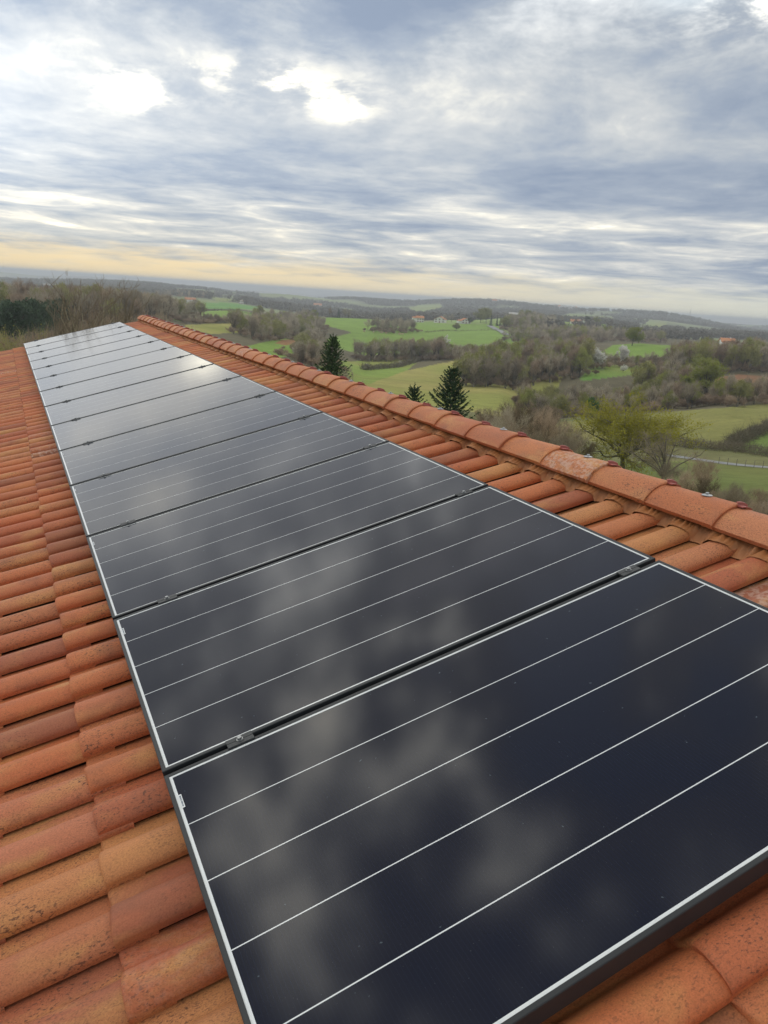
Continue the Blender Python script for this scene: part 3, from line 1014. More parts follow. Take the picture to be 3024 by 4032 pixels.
frame_me = mesh_from('frame', *frame_geo(), M_FRAME)
V, F = boxes([(LIP - .003, PL - LIP + .003, LIP - .003, PW - LIP + .003, -.0058, -.0022)])
sheet_me = mesh_from('backsheet', V, F, M_WHITE)
NSTR = 5
gap = 0.0030
sw = (PW - 2 * BRD - 4 * gap) / NSTR
V, F = boxes([(0, PL - 2 * BRD, 0, sw, 0, .00015)])
cell_me = mesh_from('cell_strip', V, F, M_CELL)
V, F = boxes([(-.037, .037, -.0175, -.001, -.002, .0035), (-.037, .037, .001, .0175, -.002, .0035), (-.036, .036, -.0012, .0012, -.004, .0018), (-.03, .03, -.006, .006, -.035, -.004)])
clamp_me = mesh_from('clamp', V, F, M_CLAMP)
V, F = [], []
n = 12
for rad, z in ((.0095, .0035), (.0095, .0055), (.0068, .0056), (.0068, .0115), (.0055, .0125)):
    V += [(rad * math.cos(2 * math.pi * i / n), rad * math.sin(2 * math.pi * i / n), z) for i in range(n)]
for r_ in range(4):
    for i in range(n):
        a, b = r_ * n + i, r_ * n + (i + 1) % n
        F.append((a, b, b + n, a + n))
F.append(tuple(range(4 * n, 5 * n)))
bolt_me = mesh_from('bolt', V, F, M_STEEL)
V, F = boxes([(0, .0072, 0, .052, 0, .0007)])
label_me = mesh_from('barcode_label', V, F, M_LABEL)
L_, y_ = [], 0.004
rb = random.Random(3)
while y_ < 0.048:
    w_ = rb.choice((.0007, .0012, .0018))
    L_.append((.0012, .0052, y_, y_ + w_, .0007, .0011))
    y_ += w_ + rb.choice((.0007, .0011, .0016))
V, F = boxes(L_)
bars_me = mesh_from('barcode', V, F, M_INK)
ORD = ['nearest', 'second', 'third', 'fourth', 'fifth', 'sixth', 'seventh', 'eighth', 'ninth', 'tenth', 'eleventh', 'twelfth', 'thirteenth', 'farthest']
NP = 14
for q in range(NP):
    s0 = -PP * 1 + PP * q + (PP - PW) / 2
    M = M_ROOF @ Matrix.Translation((0, s0, rng.uniform(-.0012, .0012)))
    p = empty('solar_panel', M)
    if q == 0:
        lab = 'nearest black framed solar panel, dark navy, cut off by the bottom of the photo'
    elif q == NP - 1:
        lab = 'farthest black framed solar panel, pale with sky reflection at the far roof edge'
    else:
        lab = ORD[q] + ' black framed solar panel in the roof row, counting from the camera'
    tag(p, lab, 'solar panel', 'solar panels in a row on the tiled roof')
    link('frame', frame_me, p)
    link('backsheet', sheet_me, p)
    for i in range(NSTR):
        link('cell_strip', cell_me, p, Matrix.Translation((BRD, BRD + i * (sw + gap), -.00225)))
    lb = link('barcode_label', label_me, p, Matrix.Translation((BRD - .0005, PW - .150, -.0012)))
    link('barcode', bars_me, lb)
    for u in (.21 + rng.uniform(-.003, .003), 1.555 + rng.uniform(-.012, .012)):
        c = link('clamp', clamp_me, p, Matrix.Translation((u, PW + (PP - PW) / 2, 0.0008)))
        link('bolt', bolt_me, c)
V, F = boxes([(u - .02, u + .02, -1.06, 13.42, -.064, -.0402) for u in (.21, 1.555)])
for q, u in enumerate((.21, 1.555)):
    V, F = boxes([(u - .02, u + .02, -1.06, 13.42, -.064, -.0402)])
    link('mounting_rail', mesh_from('mounting_rail', V, F, M_STEEL), house, M_ROOF.copy())

# ------------------------------------------------------------------ vegetation
M_BARK = varied('bark', (0.11, 0.095, 0.075), (0.18, 0.16, 0.13), 1.5)
M_TWIG_G = varied('grey_twigs', (0.27, 0.225, 0.165), (0.52, 0.455, 0.345), 0.35, thin=0.4)
M_TWIG_B = varied('brown_twigs', (0.27, 0.195, 0.135), (0.50, 0.39, 0.285), 0.35, thin=0.4)
M_TWIG_O = varied('olive_twigs', (0.32, 0.30, 0.13), (0.44, 0.415, 0.19), 0.35, thin=0.4)
M_LEAF_Y = varied("spring_leaves", (0.37, 0.345, 0.035), (0.54, 0.50, 0.075), 0.5, thin=0.5)
M_LEAF_L = varied('light_leaves', (0.235, 0.265, 0.040), (0.35, 0.38, 0.075), 0.4, thin=0.5)
M_LEAF_G = varied('green_leaves', (0.055, 0.16, 0.025), (0.10, 0.27, 0.045), 0.7, thin=0.5)
M_LEAF_O = varied('olive_leaves', (0.25, 0.255, 0.085), (0.37, 0.36, 0.13), 0.3, thin=0.5)
M_LEAF_D = varied('dark_leaves', (0.025, 0.045, 0.020), (0.05, 0.075, 0.035), 0.6)
M_BLOS = varied('white_blossom', (0.80, 0.79, 0.75), (0.90, 0.89, 0.86), 0.6, thin=0.5)
M_NEEDLE = varied('spruce_needles', (0.030, 0.066, 0.028), (0.065, 0.115, 0.045), 1.3, 0.7)
M_HEDGE = varied('hedge_twigs', (0.085, 0.080, 0.050), (0.20, 0.17, 0.115), 0.3, thin=0.4)
M_SCRUB = varied('dry_scrub', (0.16, 0.125, 0.080), (0.26, 0.215, 0.145), 0.8, thin=0.4)


class Geo:
    """collects tubes, twig blades and leaf quads as arrays"""
    def __init__(self):
        self.T = []
        self.tri = []
        self.quad = []

    def tubes(self, P0, P1, R0, R1, sides=5):
        P0, P1 = np.asarray(P0, float), np.asarray(P1, float)
        if not len(P0):
            return
        R0, R1 = np.asarray(R0, float), np.asarray(R1, float)
        d = P1 - P0
        d /= np.maximum(np.linalg.norm(d, axis=1, keepdims=True), 1e-9)
        ref = np.where(np.abs(d[:, 2:3]) > .9, np.array([[1., 0, 0]]), np.array([[0, 0, 1.]]))
        a = np.cross(d, ref)
        a /= np.linalg.norm(a, axis=1, keepdims=True)
        b = np.cross(d, a)
        th = np.arange(sides) * 2 * math.pi / sides
        ring = a[:, None, :] * np.cos(th)[None, :, None] + b[:, None, :] * np.sin(th)[None, :, None]
        A = P0[:, None, :] + ring * R0[:, None, None]
        B = P1[:, None, :] + ring * R1[:, None, None]
        j = np.roll(np.arange(sides), -1)
        self.quad.append(np.stack([A, A[:, j], B[:, j], B], 2).reshape(-1, 4, 3))

    def blades(self, P0, P1, W, r):
        P0, P1 = np.asarray(P0, float), np.asarray(P1, float)
        if not len(P0):
            return
        d = P1 - P0
        q = np.cross(d, r.normal(size=d.shape))
        q /= np.maximum(np.linalg.norm(q, axis=1, keepdims=True), 1e-9)
        w = np.asarray(W, float).reshape(-1, 1) * .5
        self.tri.append(np.stack([P0 - q * w, P0 + q * w, P1], 1))

    def leaves(self, P, size, r, flat=0.0):
        P = np.asarray(P, float)
        if not len(P):
            return
        n = r.normal(size=P.shape)
        n[:, 2] = n[:, 2] * (1 + flat)
        n /= np.linalg.norm(n, axis=1, keepdims=True)
        a = np.cross(n, r.normal(size=P.shape))
        a /= np.maximum(np.linalg.norm(a, axis=1, keepdims=True), 1e-9)
        b = np.cross(n, a)
        s = (np.asarray(size) * r.uniform(.6, 1.3, len(P))).reshape(-1, 1)
        a, b = a * s, b * s * .62
        self.quad.append(np.stack([P - a, P + b, P + a, P - b], 1))

    def arrays(self):
        Q = np.concatenate(self.quad) if self.quad else np.zeros((0, 4, 3))
        T = np.concatenate(self.tri) if self.tri else np.zeros((0, 3, 3))
        return Q, T

    def mesh(self, name, mat, smooth=False):
        Q, T = self.arrays()
        return qt_mesh(name, Q, T, mat)


def qt_mesh(name, Q, T, mat, rq=None, rt=None):
    nq, nt = len(Q), len(T)
    V = np.concatenate([Q.reshape(-1, 3), T.reshape(-1, 3)])
    me = bpy.data.meshes.new(name)
    me.vertices.add(len(V))
    me.vertices.foreach_set('co', V.astype(np.float32).ravel())
    me.loops.add(len(V))
    me.loops.foreach_set('vertex_index', np.arange(len(V), dtype=np.int32))
    me.polygons.add(nq + nt)
    me.polygons.foreach_set('loop_start', np.concatenate([np.arange(nq) * 4, nq * 4 + np.arange(nt) * 3]).astype(np.int32))
    me.update(calc_edges=True)
    me.materials.append(mat)
    if rq is not None:
        a = me.attributes.new('rnd', 'FLOAT', 'POINT')
        a.data.foreach_set('value', np.concatenate([np.repeat(rq, 4), np.repeat(rt, 3)]).astype(np.float32))
    return me


def bez(a, b, c, t):
    t = np.asarray(t)[:, None]
    return (1 - t) ** 2 * a + 2 * t * (1 - t) * b + t * t * c


def grow(seed, H, W, trunk=0.3, n1=9, n2=7, n3=6, n4=5, tw=0.05, tr=None, stems=1, up=0.25, low=0.25, leaf=None, nleaf=0, leafsize=0.15, twig_len=0.10, lean=0.0, flat_top=0.0):
    """a tree with its base at the origin; returns (trunk Geo, crown Geo, leaf Geo)"""
    r = np.random.default_rng(seed)
    tg, cg, lg = Geo(), Geo(), Geo()
    tr = tr or H * 0.022
    cz = H * (low + (1 - low) * .5)
    ez, ex = H * (1 - low) * .5, W * .5
    tp0, tp1, ta, tb = [], [], [], []
    bp0, bp1, ba, bb = [], [], [], []
    sp0, sp1, sa, sb = [], [], [], []
    w0, w1 = [], []
    tips = []
    for st in range(stems):
        off = r.normal(size=3) * np.array([1, 1, 0]) * (W * .05 if stems > 1 else 0)
        ang = r.uniform(0, 6.28)
        spread = (W * .22 * r.uniform(.3, 1) if stems > 1 else W * .03) 
        top = off + np.array([math.cos(ang) * spread + lean * H, math.sin(ang) * spread, H * trunk * (r.uniform(.8, 1.25) if stems > 1 else 1)])
        mid = (off + top) / 2 + r.normal(size=3) * H * .012
        path = bez(off, mid, top, np.linspace(0, 1, 5))
        rad = np.linspace(tr * 1.25, tr * .75, 5) / math.sqrt(stems)
        tp0 += list(path[:-1]); tp1 += list(path[1:]); ta += list(rad[:-1]); tb += list(rad[1:])
        for i in range(n1):
            dv = r.normal(size=3)
            dv[2] = abs(dv[2]) * (1 + up) + (-.35 if i % 3 == 0 else 0.1)
            if i == 0:
                dv = np.array([r.normal() * .15, r.normal() * .15, 1.])
            dv /= np.linalg.norm(dv)
            tgt = np.array([0, 0, cz]) + (off if stems > 1 else 0) * 2.5 + dv * np.array([ex, ex, ez]) * r.uniform(.80, 1.0)
            sp = path[-1] * (1 - (i / n1) * .45) + path[2] * (i / n1) * .45
            ctrl = (sp + tgt) / 2 + np.array([0, 0, ez * r.uniform(.0, .28) + up * ez * .2]) * (1 if dv[2] > 0 else -.2) + r.normal(size=3) * W * .03
            ts = np.linspace(0, 1, 6)
            lp = bez(sp, ctrl, tgt, ts)
            lp[1:-1] += r.normal(size=(4, 3)) * W * .014
            rl = np.linspace(tr * .55, tr * .12, 6) / math.sqrt(stems)
            tp0 += list(lp[:-1]); tp1 += list(lp[1:]); ta += list(rl[:-1]); tb += list(rl[1:])
            for j in range(n2):
                t = r.uniform(.28, 1.0)
                b0 = bez(sp, ctrl, tgt, [t])[0]
                out = (tgt - sp)
                out /= np.linalg.norm(out) + 1e-9
                dd = out * .55 + r.normal(size=3) * .62 + np.array([0, 0, up])
                dd /= np.linalg.norm(dd)
                ln = (W + H) * .5 * r.uniform(.14, .26) * (1.1 - .4 * t)
                b2 = b0 + dd * ln
                bm = (b0 + b2) / 2 + r.normal(size=3) * ln * .12
                bp0 += [b0, bm]; bp1 += [bm, b2]
                rr_ = tr * .22 / math.sqrt(stems)
                ba += [rr_, rr_ * .65]; bb += [rr_ * .65, rr_ * .3]
                for q in range(n3):
                    u = r.uniform(.15, 1.0)
                    c0 = b0 + (b2 - b0) * u + (bm - (b0 + b2) / 2) * (4 * u * (1 - u))
                    de = dd * .6 + r.normal(size=3) * .65 + np.array([0, 0, up * .9])
                    de /= np.linalg.norm(de)
                    l2 = ln * r.uniform(.35, .7)
                    c1 = c0 + de * l2
                    sp0.append(c0); sp1.append(c1)
                    if n4:
                        uu = r.uniform(.2, 1.0, n4)
                        s_ = c0 + (c1 - c0) * uu[:, None]
                        df = de * .6 + r.normal(size=(n4, 3)) * .55 + np.array([0, 0, up * .8])
                        df /= np.linalg.norm(df, axis=1, keepdims=True)
                        e_ = s_ + df * ((W + H) * .5 * twig_len * r.uniform(.6, 1.3, n4))[:, None]
                        w0.append(s_); w1.append(e_)
    # fit the whole to its nominal height and width
    allp = np.concatenate([np.array(sp1)] + w1) if w1 else np.array(sp1)
    fz_ = H / np.percentile(allp[:, 2], 99.6)
    fx_ = W * .5 / np.percentile(np.hypot(allp[:, 0], allp[:, 1]), 97)
    S_ = np.array([fx_, fx_, fz_])
    tp0, tp1, bp0, bp1, sp0, sp1 = [np.array(q) * S_ for q in (tp0, tp1, bp0, bp1, sp0, sp1)]
    w0, w1 = [q * S_ for q in w0], [q * S_ for q in w1]
    tg.tubes(tp0, tp1, ta, tb, 6)
    cg.tubes(bp0, bp1, ba, bb, 3)
    if len(sp0):
        cg.blades(sp0, sp1, np.full(len(sp0), tw * 1.6), r)
    if w0:
        W0, W1 = np.concatenate(w0), np.concatenate(w1)
        cg.blades(W0, W1, np.full(len(W0), tw), r)
        if nleaf:
            idx = r.integers(0, len(W0), nleaf)
            t = r.uniform(.2, 1.1, nleaf)[:, None]
            lg.leaves(W0[idx] * (1 - t) + W1[idx] * t + r.normal(size=(nleaf, 3)) * leafsize * .8, leafsize, r)
    return tg, cg, lg


def spruce(seed, H, W, low=0.02, gap=0.27, per=7, bright=0):
    r = np.random.default_rng(seed)
    tg, cg = Geo(), Geo()
    tg.tubes([[0, 0, 0], [0, 0, H * .5]], [[0, 0, H * .5], [0, 0, H]], [H * .014, H * .008], [H * .008, .006], 6)
    z = H * low
    b0, b1, w = [], [], []
    while z < H - 0.30:
        f = 1 - z / H
        ln0 = W * .5 * (f ** .95) * r.uniform(.78, 1.15) + .10
        n = per + int(r.integers(-1, 2))
        a0 = r.uniform(0, 6.28)
        for i in range(n):
            a = a0 + i * 6.283 / n + r.normal() * .15
            ln = ln0 * r.uniform(.65, 1.15)
            rise = (0.75 * (1 - f) ** 1.3 + .05) * ln + r.normal() * .03
            d = np.array([math.cos(a), math.sin(a), 0])
            k_ = 7
            t = np.linspace(0, 1, k_)
            zz = z + rise * t + ln * (-.16 * np.sin(t * 3.14) * f + .14 * t ** 3)
            pts = d[None, :] * (ln * t)[:, None]
            pts[:, 2] = zz
            pts[:, :2] += r.normal(size=(k_, 2)) * .012
            tg.tubes(pts[:-1], pts[1:], np.linspace(.016, .006, k_ - 1), np.linspace(.014, .004, k_ - 1), 3)
            side = np.array([-d[1], d[0], 0])
            m = int(12 + ln * 30)
            tt = r.uniform(.10, 1.0, m)
            base = np.stack([np.interp(tt, t, pts[:, q]) for q in range(3)], 1)
            sg = r.choice([-1, 1], m)[:, None]
            sl = (.10 + .30 * ln * (1 - tt * .6))[:, None] * r.uniform(.5, 1.15, (m, 1)) * .62
            dr = d[None] * .75 + side[None] * sg * .8 + np.array([0, 0, 1.0]) * r.normal(size=(m, 1)) * .30 + np.array([0, 0, -.10])
            e = base + dr * sl
            b0.append(base); b1.append(e); w.append(np.full(m, .072))
            # bottle-brush needles along the leading shoot
            m2 = int(10 + ln * 14)
            tt = r.uniform(.3, 1.0, m2)
            base = np.stack([np.interp(tt, t, pts[:, q]) for q in range(3)], 1)
            b0.append(base); b1.append(base + d[None] * .07 + r.normal(size=(m2, 3)) * .055); w.append(np.full(m2, .022))
        z += gap * (0.6 + .55 * f) * r.uniform(.85, 1.15)
    m = 110
    zz = H - r.uniform(0, .75, m)
    base = np.stack([zz * 0, zz * 0, zz], 1)
    b0.append(base); b1.append(base + np.abs(r.normal(size=(m, 3))) * [0, 0, .05] + r.normal(size=(m, 3)) * [.05, .05, .02]); w.append(np.full(m, .02))
    cg.blades(np.concatenate(b0), np.concatenate(b1), np.concatenate(w), r)
    return tg, cg


def plant(name, cat, label, pos, trunk_me, crown_me, leaf_me=None, group=None, yaw=0.0, sc=1.0, crown='crown', scz=None):
    t = empty(name, Matrix.Translation(pos) @ Matrix.Rotation(yaw, 4, 'Z') @ Matrix.Diagonal((sc, sc, scz or sc, 1)))
    tag(t, label, cat, group)
    link('trunk', trunk_me, t)
    if crown_me is not None:
        link(crown, crown_me, t)
    if leaf_me is not None:
        link('foliage', leaf_me, t)
    return t


def sunk(p, d=0.25):
    return Vector((p.x, p.y, p.z - d))


ORDW = ['leftmost', 'second', 'third', 'fourth', 'fifth', 'sixth', 'seventh', 'eighth', 'ninth', 'tenth', 'eleventh', 'twelfth', 'thirteenth', 'fourteenth', 'fifteenth',
        'sixteenth', 'seventeenth', 'eighteenth', 'nineteenth', 'twentieth', 'twenty first']


def nth(px, all_px):
    """the place of one of a row, counted from the left"""
    i = sorted(all_px).index(px)
    return 'leftmost' if i == 0 else 'rightmost' if i == len(all_px) - 1 else ORDW[i] + ' from the left'


# --- visibility over the ground, to leave out what the hills hide
def running_max(azs):
    rr = np.geomspace(18, 16000, 500)
    A, Q = np.meshgrid(azs, rr, indexing='ij')
    t = (ground_polar(A, Q) - CZ) / Q
    return rr, np.maximum.accumulate(t, axis=1)


AZV = np.linspace(R(-58), R(6), 400)
RV, TV = running_max(AZV)


def seen(x, y, z_top, slack=0.0):
    az = np.arctan2(y - CY, x - CX)
    r = np.hypot(x - CX, y - CY)
    ci = np.clip(np.round(np.interp(az, AZV, np.arange(len(AZV)))).astype(int), 0, len(AZV) - 1)
    ri = np.clip(np.searchsorted(RV, r * .985) - 1, 0, len(RV) - 1)
    return (z_top - CZ) / r > TV[ci, ri] - slack


# ------------------------------------------------------------------ woods
VAR = []
for sd in range(5):
    H_, W_ = 13.0, [8.5, 6.5, 10.0, 5.5, 7.5][sd]
    t_, c_, _ = grow(100 + sd, H_, W_, trunk=[.20, .26, .18, .28, .14][sd], n1=[15, 16, 17, 12, 11][sd], n2=6, n3=5, n4=4, tw=0.065, up=[.45, .7, .3, .8, .5][sd], low=[.0, .03, .0, .03, .0][sd], twig_len=.12, stems=[1, 1, 1, 2, 2][sd])
    VAR.append((t_, c_))
BARE = [(t_.mesh('trunk', M_BARK), c_.mesh('crown', [M_TWIG_G, M_TWIG_B, M_TWIG_G, M_TWIG_B, M_TWIG_G][i])) for i, (t_, c_) in enumerate(VAR)]
OLV = []
for sd in range(3):
    t_, c_, l_ = grow(140 + sd, 12.0, [10.0, 8.5, 11.0][sd], trunk=.3, n1=10, n2=6, n3=5, n4=4, tw=0.08, up=.35, low=.12, twig_len=.12, nleaf=2600, leafsize=.20)
    OLV.append((t_.mesh('trunk', M_BARK), c_.mesh('crown', M_TWIG_O), l_.mesh('foliage', [M_LEAF_O, M_LEAF_O, M_LEAF_L][sd])))
SHR = []
for sd in range(3):
    t_, c_, l_ = grow(160 + sd, 4.0, 5.0, trunk=.2, n1=5, n2=5, n3=5, n4=4, tw=0.06, up=.45, low=.05, twig_len=.13, stems=4, tr=.07)
    SHR.append((t_.mesh('stems', M_BARK), c_.mesh('crown', [M_TWIG_G, M_TWIG_B, M_HEDGE][sd])))

# (where the trunks stand in the photograph, distances, spacing, heights, share of olive trees, words for the label)
WOODS = [
    ([(755, 792), (765, 774), (860, 772), (950, 771), (960, 781), (880, 783), (775, 791)], 495, 570, 6.0, (11, 15), 0.14, 'in the grey wood across the meadows'),
    ([(945, 783), (950, 766), (1100, 764), (1160, 772), (1150, 782), (1000, 781)], 490, 580, 6.0, (6, 10), .25, 'in the low wood along the meadow top'),
    ([(755, 727), (800, 713), (880, 711), (902, 711), (895, 719), (800, 722), (760, 730)], 755, 830, 7, (11, 15), 0.09, 'in the strip behind the grazing cows'),
    ([(490, 730), (500, 714), (545, 704), (600, 694), (660, 692), (700, 706), (690, 722), (650, 730), (590, 738), (520, 748)], 430, 900, 9.0, (10, 14), 0.24, 'in the hillside wood beyond the ridge'),
    ([(640, 768), (655, 738), (690, 724), (702, 740), (690, 768), (660, 778)], 380, 660, 7.0, (7, 11), 0.17, 'between the two green fields'),
    ([(590, 790), (640, 778), (700, 774), (720, 790), (680, 812), (620, 812)], 270, 400, 7.5, (6, 9), 0.26, 'below the two green fields'),
    ([(1090, 735), (1150, 722), (1260, 722), (1340, 730), (1430, 736), (1430, 742), (1330, 738), (1250, 742), (1140, 746)], 640, 1000, 9, (10, 14), 0.17, 'below the white chalet'),
    ([(995, 866), (1000, 802), (1100, 786), (1180, 770), (1250, 772), (1275, 790), (1255, 816), (1150, 834), (1050, 858)], 320, 540, 6.6, (11, 16), 0.34, 'in the dense wood beside the tan meadow'),
    ([(1270, 799), (1275, 786), (1400, 784), (1450, 786), (1440, 796), (1390, 796), (1330, 797)], 400, 480, 7.0, (5, 8), .35, 'in the tree hedge behind the small clearing'),
    ([(1010, 908), (1050, 884), (1130, 870), (1250, 864), (1420, 862), (1545, 866), (1659, 866), (1690, 872), (1550, 884), (1400, 892), (1210, 908), (1130, 915)], 262, 360, 6.0, (6, 10), 0.37, 'behind the dull front field'),
    ([(1370, 850), (1380, 832), (1470, 826), (1540, 830), (1545, 856), (1450, 860)], 300, 400, 7.0, (9, 13), .45, 'left of the light green tree'),
    ([(1440, 806), (1450, 788), (1520, 784), (1700, 782), (1700, 806), (1560, 808)], 405, 500, 6.5, (12, 16), 0.20, 'in the tall wood at the right edge'),
    ([(1560, 866), (1570, 846), (1700, 842), (1700, 868)], 280, 360, 8.0, (6, 9), .1, 'in front of the reddish bank'),
    ([(-40, 715), (-40, 664), (150, 664), (250, 666), (330, 672), (420, 680), (445, 686), (400, 692), (330, 694), (240, 706), (120, 715)], 300, 900, 10.0, (11, 16), 0.09, 'in the grey valley wood on the left'),
    ([(330, 690), (360, 697), (545, 690), (545, 696), (440, 700), (340, 702)], 500, 600, 6.0, (4, 7), 0.26, 'in the hedge under the oval green field'),
    ([(1085, 712), (1100, 696), (1180, 694), (1200, 706), (1130, 716)], 900, 1200, 11, (12, 17), .35, 'by the brown stone farmhouse'),
    ([(330, 640), (400, 630), (480, 633), (440, 644)], 1500, 2150, 20, (10, 14), .2, 'on the hilltop beyond the far roof end'),
]
cand = []
wr = np.random.default_rng(5)
for wi, (poly, r0, r1, sp_, (h0, h1), olive, where) in enumerate(WOODS):
    xs = [q[0] for q in poly]
    ya_ = hor(np.array(xs))
    a0 = float(azel(max(xs) + 12, hor(max(xs)))[0])
    a1 = float(azel(min(xs) - 12, hor(min(xs)))[0])
    area = (a1 - a0) * (r1 * r1 - r0 * r0) / 2
    n = int(area / (sp_ * sp_) * 2.4)
    az = wr.uniform(a0, a1, n)
    r = np.sqrt(wr.uniform(r0 * r0, r1 * r1, n))
    x, y = CX + r * np.cos(az), CY + r * np.sin(az)
    z = ground_polar(az, r)
    px, py, w = to_px(x, y, z)
    h = wr.uniform(h0, h1, n)
    ok = in_poly(px, py, poly) & (w > 0) & seen(x, y, z + h * .8)
    cells = set()
    for i in np.nonzero(ok)[0]:
        c = (int(x[i] // sp_), int(y[i] // sp_))
        if c in cells:
            continue
        cells.add(c)
        cand.append((h[i] / r[i], x[i], y[i], z[i], h[i], wr.random() < olive, wi, r[i], px[i], py[i]))
cand.sort(key=lambda q: -q[0])
n_bare = n_olive = 0
rest = []
for q in cand:
    _, x, y, z, h, ol, wi, r, px, py = q
    v = rng.randrange(100)
    where = WOODS[wi][6]
    yaw, s = rng.uniform(0, 6.28), h / 13.0
    hh0, hh1 = WOODS[wi][4]
    how = 'tall ' if h > hh0 + .66 * (hh1 - hh0) else ('low ' if h < hh0 + .33 * (hh1 - hh0) else '')
    xs = [q_[0] for q_ in WOODS[wi][0]]
    fx = (px - min(xs)) / (max(xs) - min(xs))
    where += ', ' + ('left end' if fx < .2 else 'left half' if fx < .4 else 'middle' if fx < .6 else 'right half' if fx < .8 else 'right end')
    rmid = (WOODS[wi][1] + WOODS[wi][2]) / 2
    where += ', front' if r < rmid else ', back'
    if ol and n_olive < 280:
        n_olive += 1
        t_, c_, l_ = OLV[v % 3]
        plant('budding_tree', 'tree', how + 'budding olive tree ' + where, Vector((x, y, z - .3)), t_, c_, l_, 'budding trees ' + WOODS[wi][6], yaw, h / 12.0 * rng.uniform(.85, 1.05), 'crown', h / 12.0)
    elif not ol and n_bare < 285:
        n_bare += 1
        t_, c_ = BARE[v % 5]
        plant('bare_tree', 'tree', how + ('broad', 'slender', 'spreading', 'forked', 'twin stemmed')[v % 5] + ' leafless tree ' + where, Vector((x, y, z - .3)), t_, c_, None, 'leafless trees ' + WOODS[wi][6], yaw, s * rng.uniform(.85, 1.15), 'crown', s)
    else:
        rest.append(q)
print('trees', len(cand), 'bare', n_bare, 'olive', n_olive, 'rest', len(rest))


def thin_out(geo, keep, r):
    Q, T = geo.arrays()
    m = r.random(len(T)) < keep
    return Q, T[m]


def forest(name, items, mat, protos, label=None):
    """many far trees as one mass: items are (x, y, z, h, yaw)"""
    QQ, TT, rq, rt = [], [], [], []
    for n, (x, y, z, h, yaw) in enumerate(items):
        Q, T, h0 = protos[n % len(protos)]
        s = h / h0
        c, sn = math.cos(yaw), math.sin(yaw)
        Rm = np.array([[c, -sn, 0], [sn, c, 0], [0, 0, 1]]) * s
        o = np.array([x, y, z])
        v = rng.random()
        if len(Q):
            QQ.append(Q @ Rm.T + o); rq.append(np.full(len(Q), v))
        if len(T):
            TT.append(T @ Rm.T + o); rt.append(np.full(len(T), v))
    Q = np.concatenate(QQ) if QQ else np.zeros((0, 4, 3))
    T = np.concatenate(TT) if TT else np.zeros((0, 3, 3))
    me = qt_mesh(name, Q, T, mat, np.concatenate(rq) if rq else np.zeros(0), np.concatenate(rt) if rt else np.zeros(0))
    o = link(name, me)
    return tag(o, label, None, None, 'stuff')


tr_ = np.random.default_rng(77)
low_protos = []
for t_, c_ in VAR:
    Q1, _ = t_.arrays()
    _, T1 = c_.arrays()
    pick = tr_.random(len(T1)) < 0.28
    T1 = T1[pick]
    mid = T1.mean(axis=1, keepdims=True)
    T1 = mid + (T1 - mid) * np.array([1.7])           # fewer but broader twigs
    low_protos.append((Q1[::2][:70], T1, 13.0))
items = [(x, y, z - .3, h, rng.uniform(0, 6.28)) for (_, x, y, z, h, ol, wi, r, px, py) in rest]
forest('woodland', items, M_TWIG_G, low_protos)

# brambles and saplings under the trees
und = []
for sd in range(4):
    t_, c_, l_ = grow(180 + sd, 3.2, 5.0, trunk=.12, n1=7, n2=4, n3=4, n4=3, tw=0.11, up=.5, low=.0, twig_len=.16, stems=3, tr=.05)
    und.append((np.zeros((0, 4, 3)), c_.arrays()[1], 3.2))
items = []
for q in cand:
    _, x, y, z, h, ol, wi, r, px, py = q
    for _ in range(2):
        dx, dy = tr_.normal(size=2) * 3.2
        items.append((x + dx, y + dy, float(ground_z(x + dx, y + dy)) - .1, tr_.uniform(2.0, 4.2), tr_.uniform(0, 6.28)))
forest('undergrowth', items, M_TWIG_B, und)

# far hills: small tufted crowns
tuft = []
for sd in range(6):
    rr_ = np.random.default_rng(300 + sd)
    n = 26
    p = rr_.normal(size=(n, 3))
    p /= np.linalg.norm(p, axis=1, keepdims=True)
    p = p * np.array([.42, .42, .40]) * rr_.uniform(.5, 1, (n, 1)) + np.array([0, 0, .52])
    d = rr_.normal(size=(n, 3)) * .125
    e = rr_.normal(size=(n, 3)) * .125
    tuft.append((np.zeros((0, 4, 3)), np.stack([p - d, p + d, p + e], 1) * 12.0, 12.0))
n = 110000
az = tr_.uniform(R(-55), R(4), n)
r = np.where(np.arange(n) % 3 == 0, np.exp(tr_.uniform(math.log(1050), math.log(4800), n)), np.sqrt(tr_.uniform(1600. ** 2, 5000. ** 2, n)))
x, y = CX + r * np.cos(az), CY + r * np.sin(az)
z = ground_polar(az, r)
px, py, w = to_px(x, y, z)
fz = vnoise(x / 310, y / 310, 10) * .65 + vnoise(x / 130, y / 130, 9) * .35
ok = seen(x, y, z + 8) & (fz < 0.57)
for poly, r0, r1, c0, c1 in FIELDS:
    if r1 > 1000:
        ok &= ~(in_poly(px, py, poly) & (r > r0) & (r < r1))
ii = np.nonzero(ok)[0][:22000]
forest('distant_wood', [(x[i], y[i], z[i] - .5, tr_.uniform(8, 15), tr_.uniform(0, 6.28)) for i in ii], varied('distant_twigs', (0.135, 0.122, 0.098), (0.195, 0.178, 0.142), 0.02, thin=0.4), tuft)
print('far', len(ii))


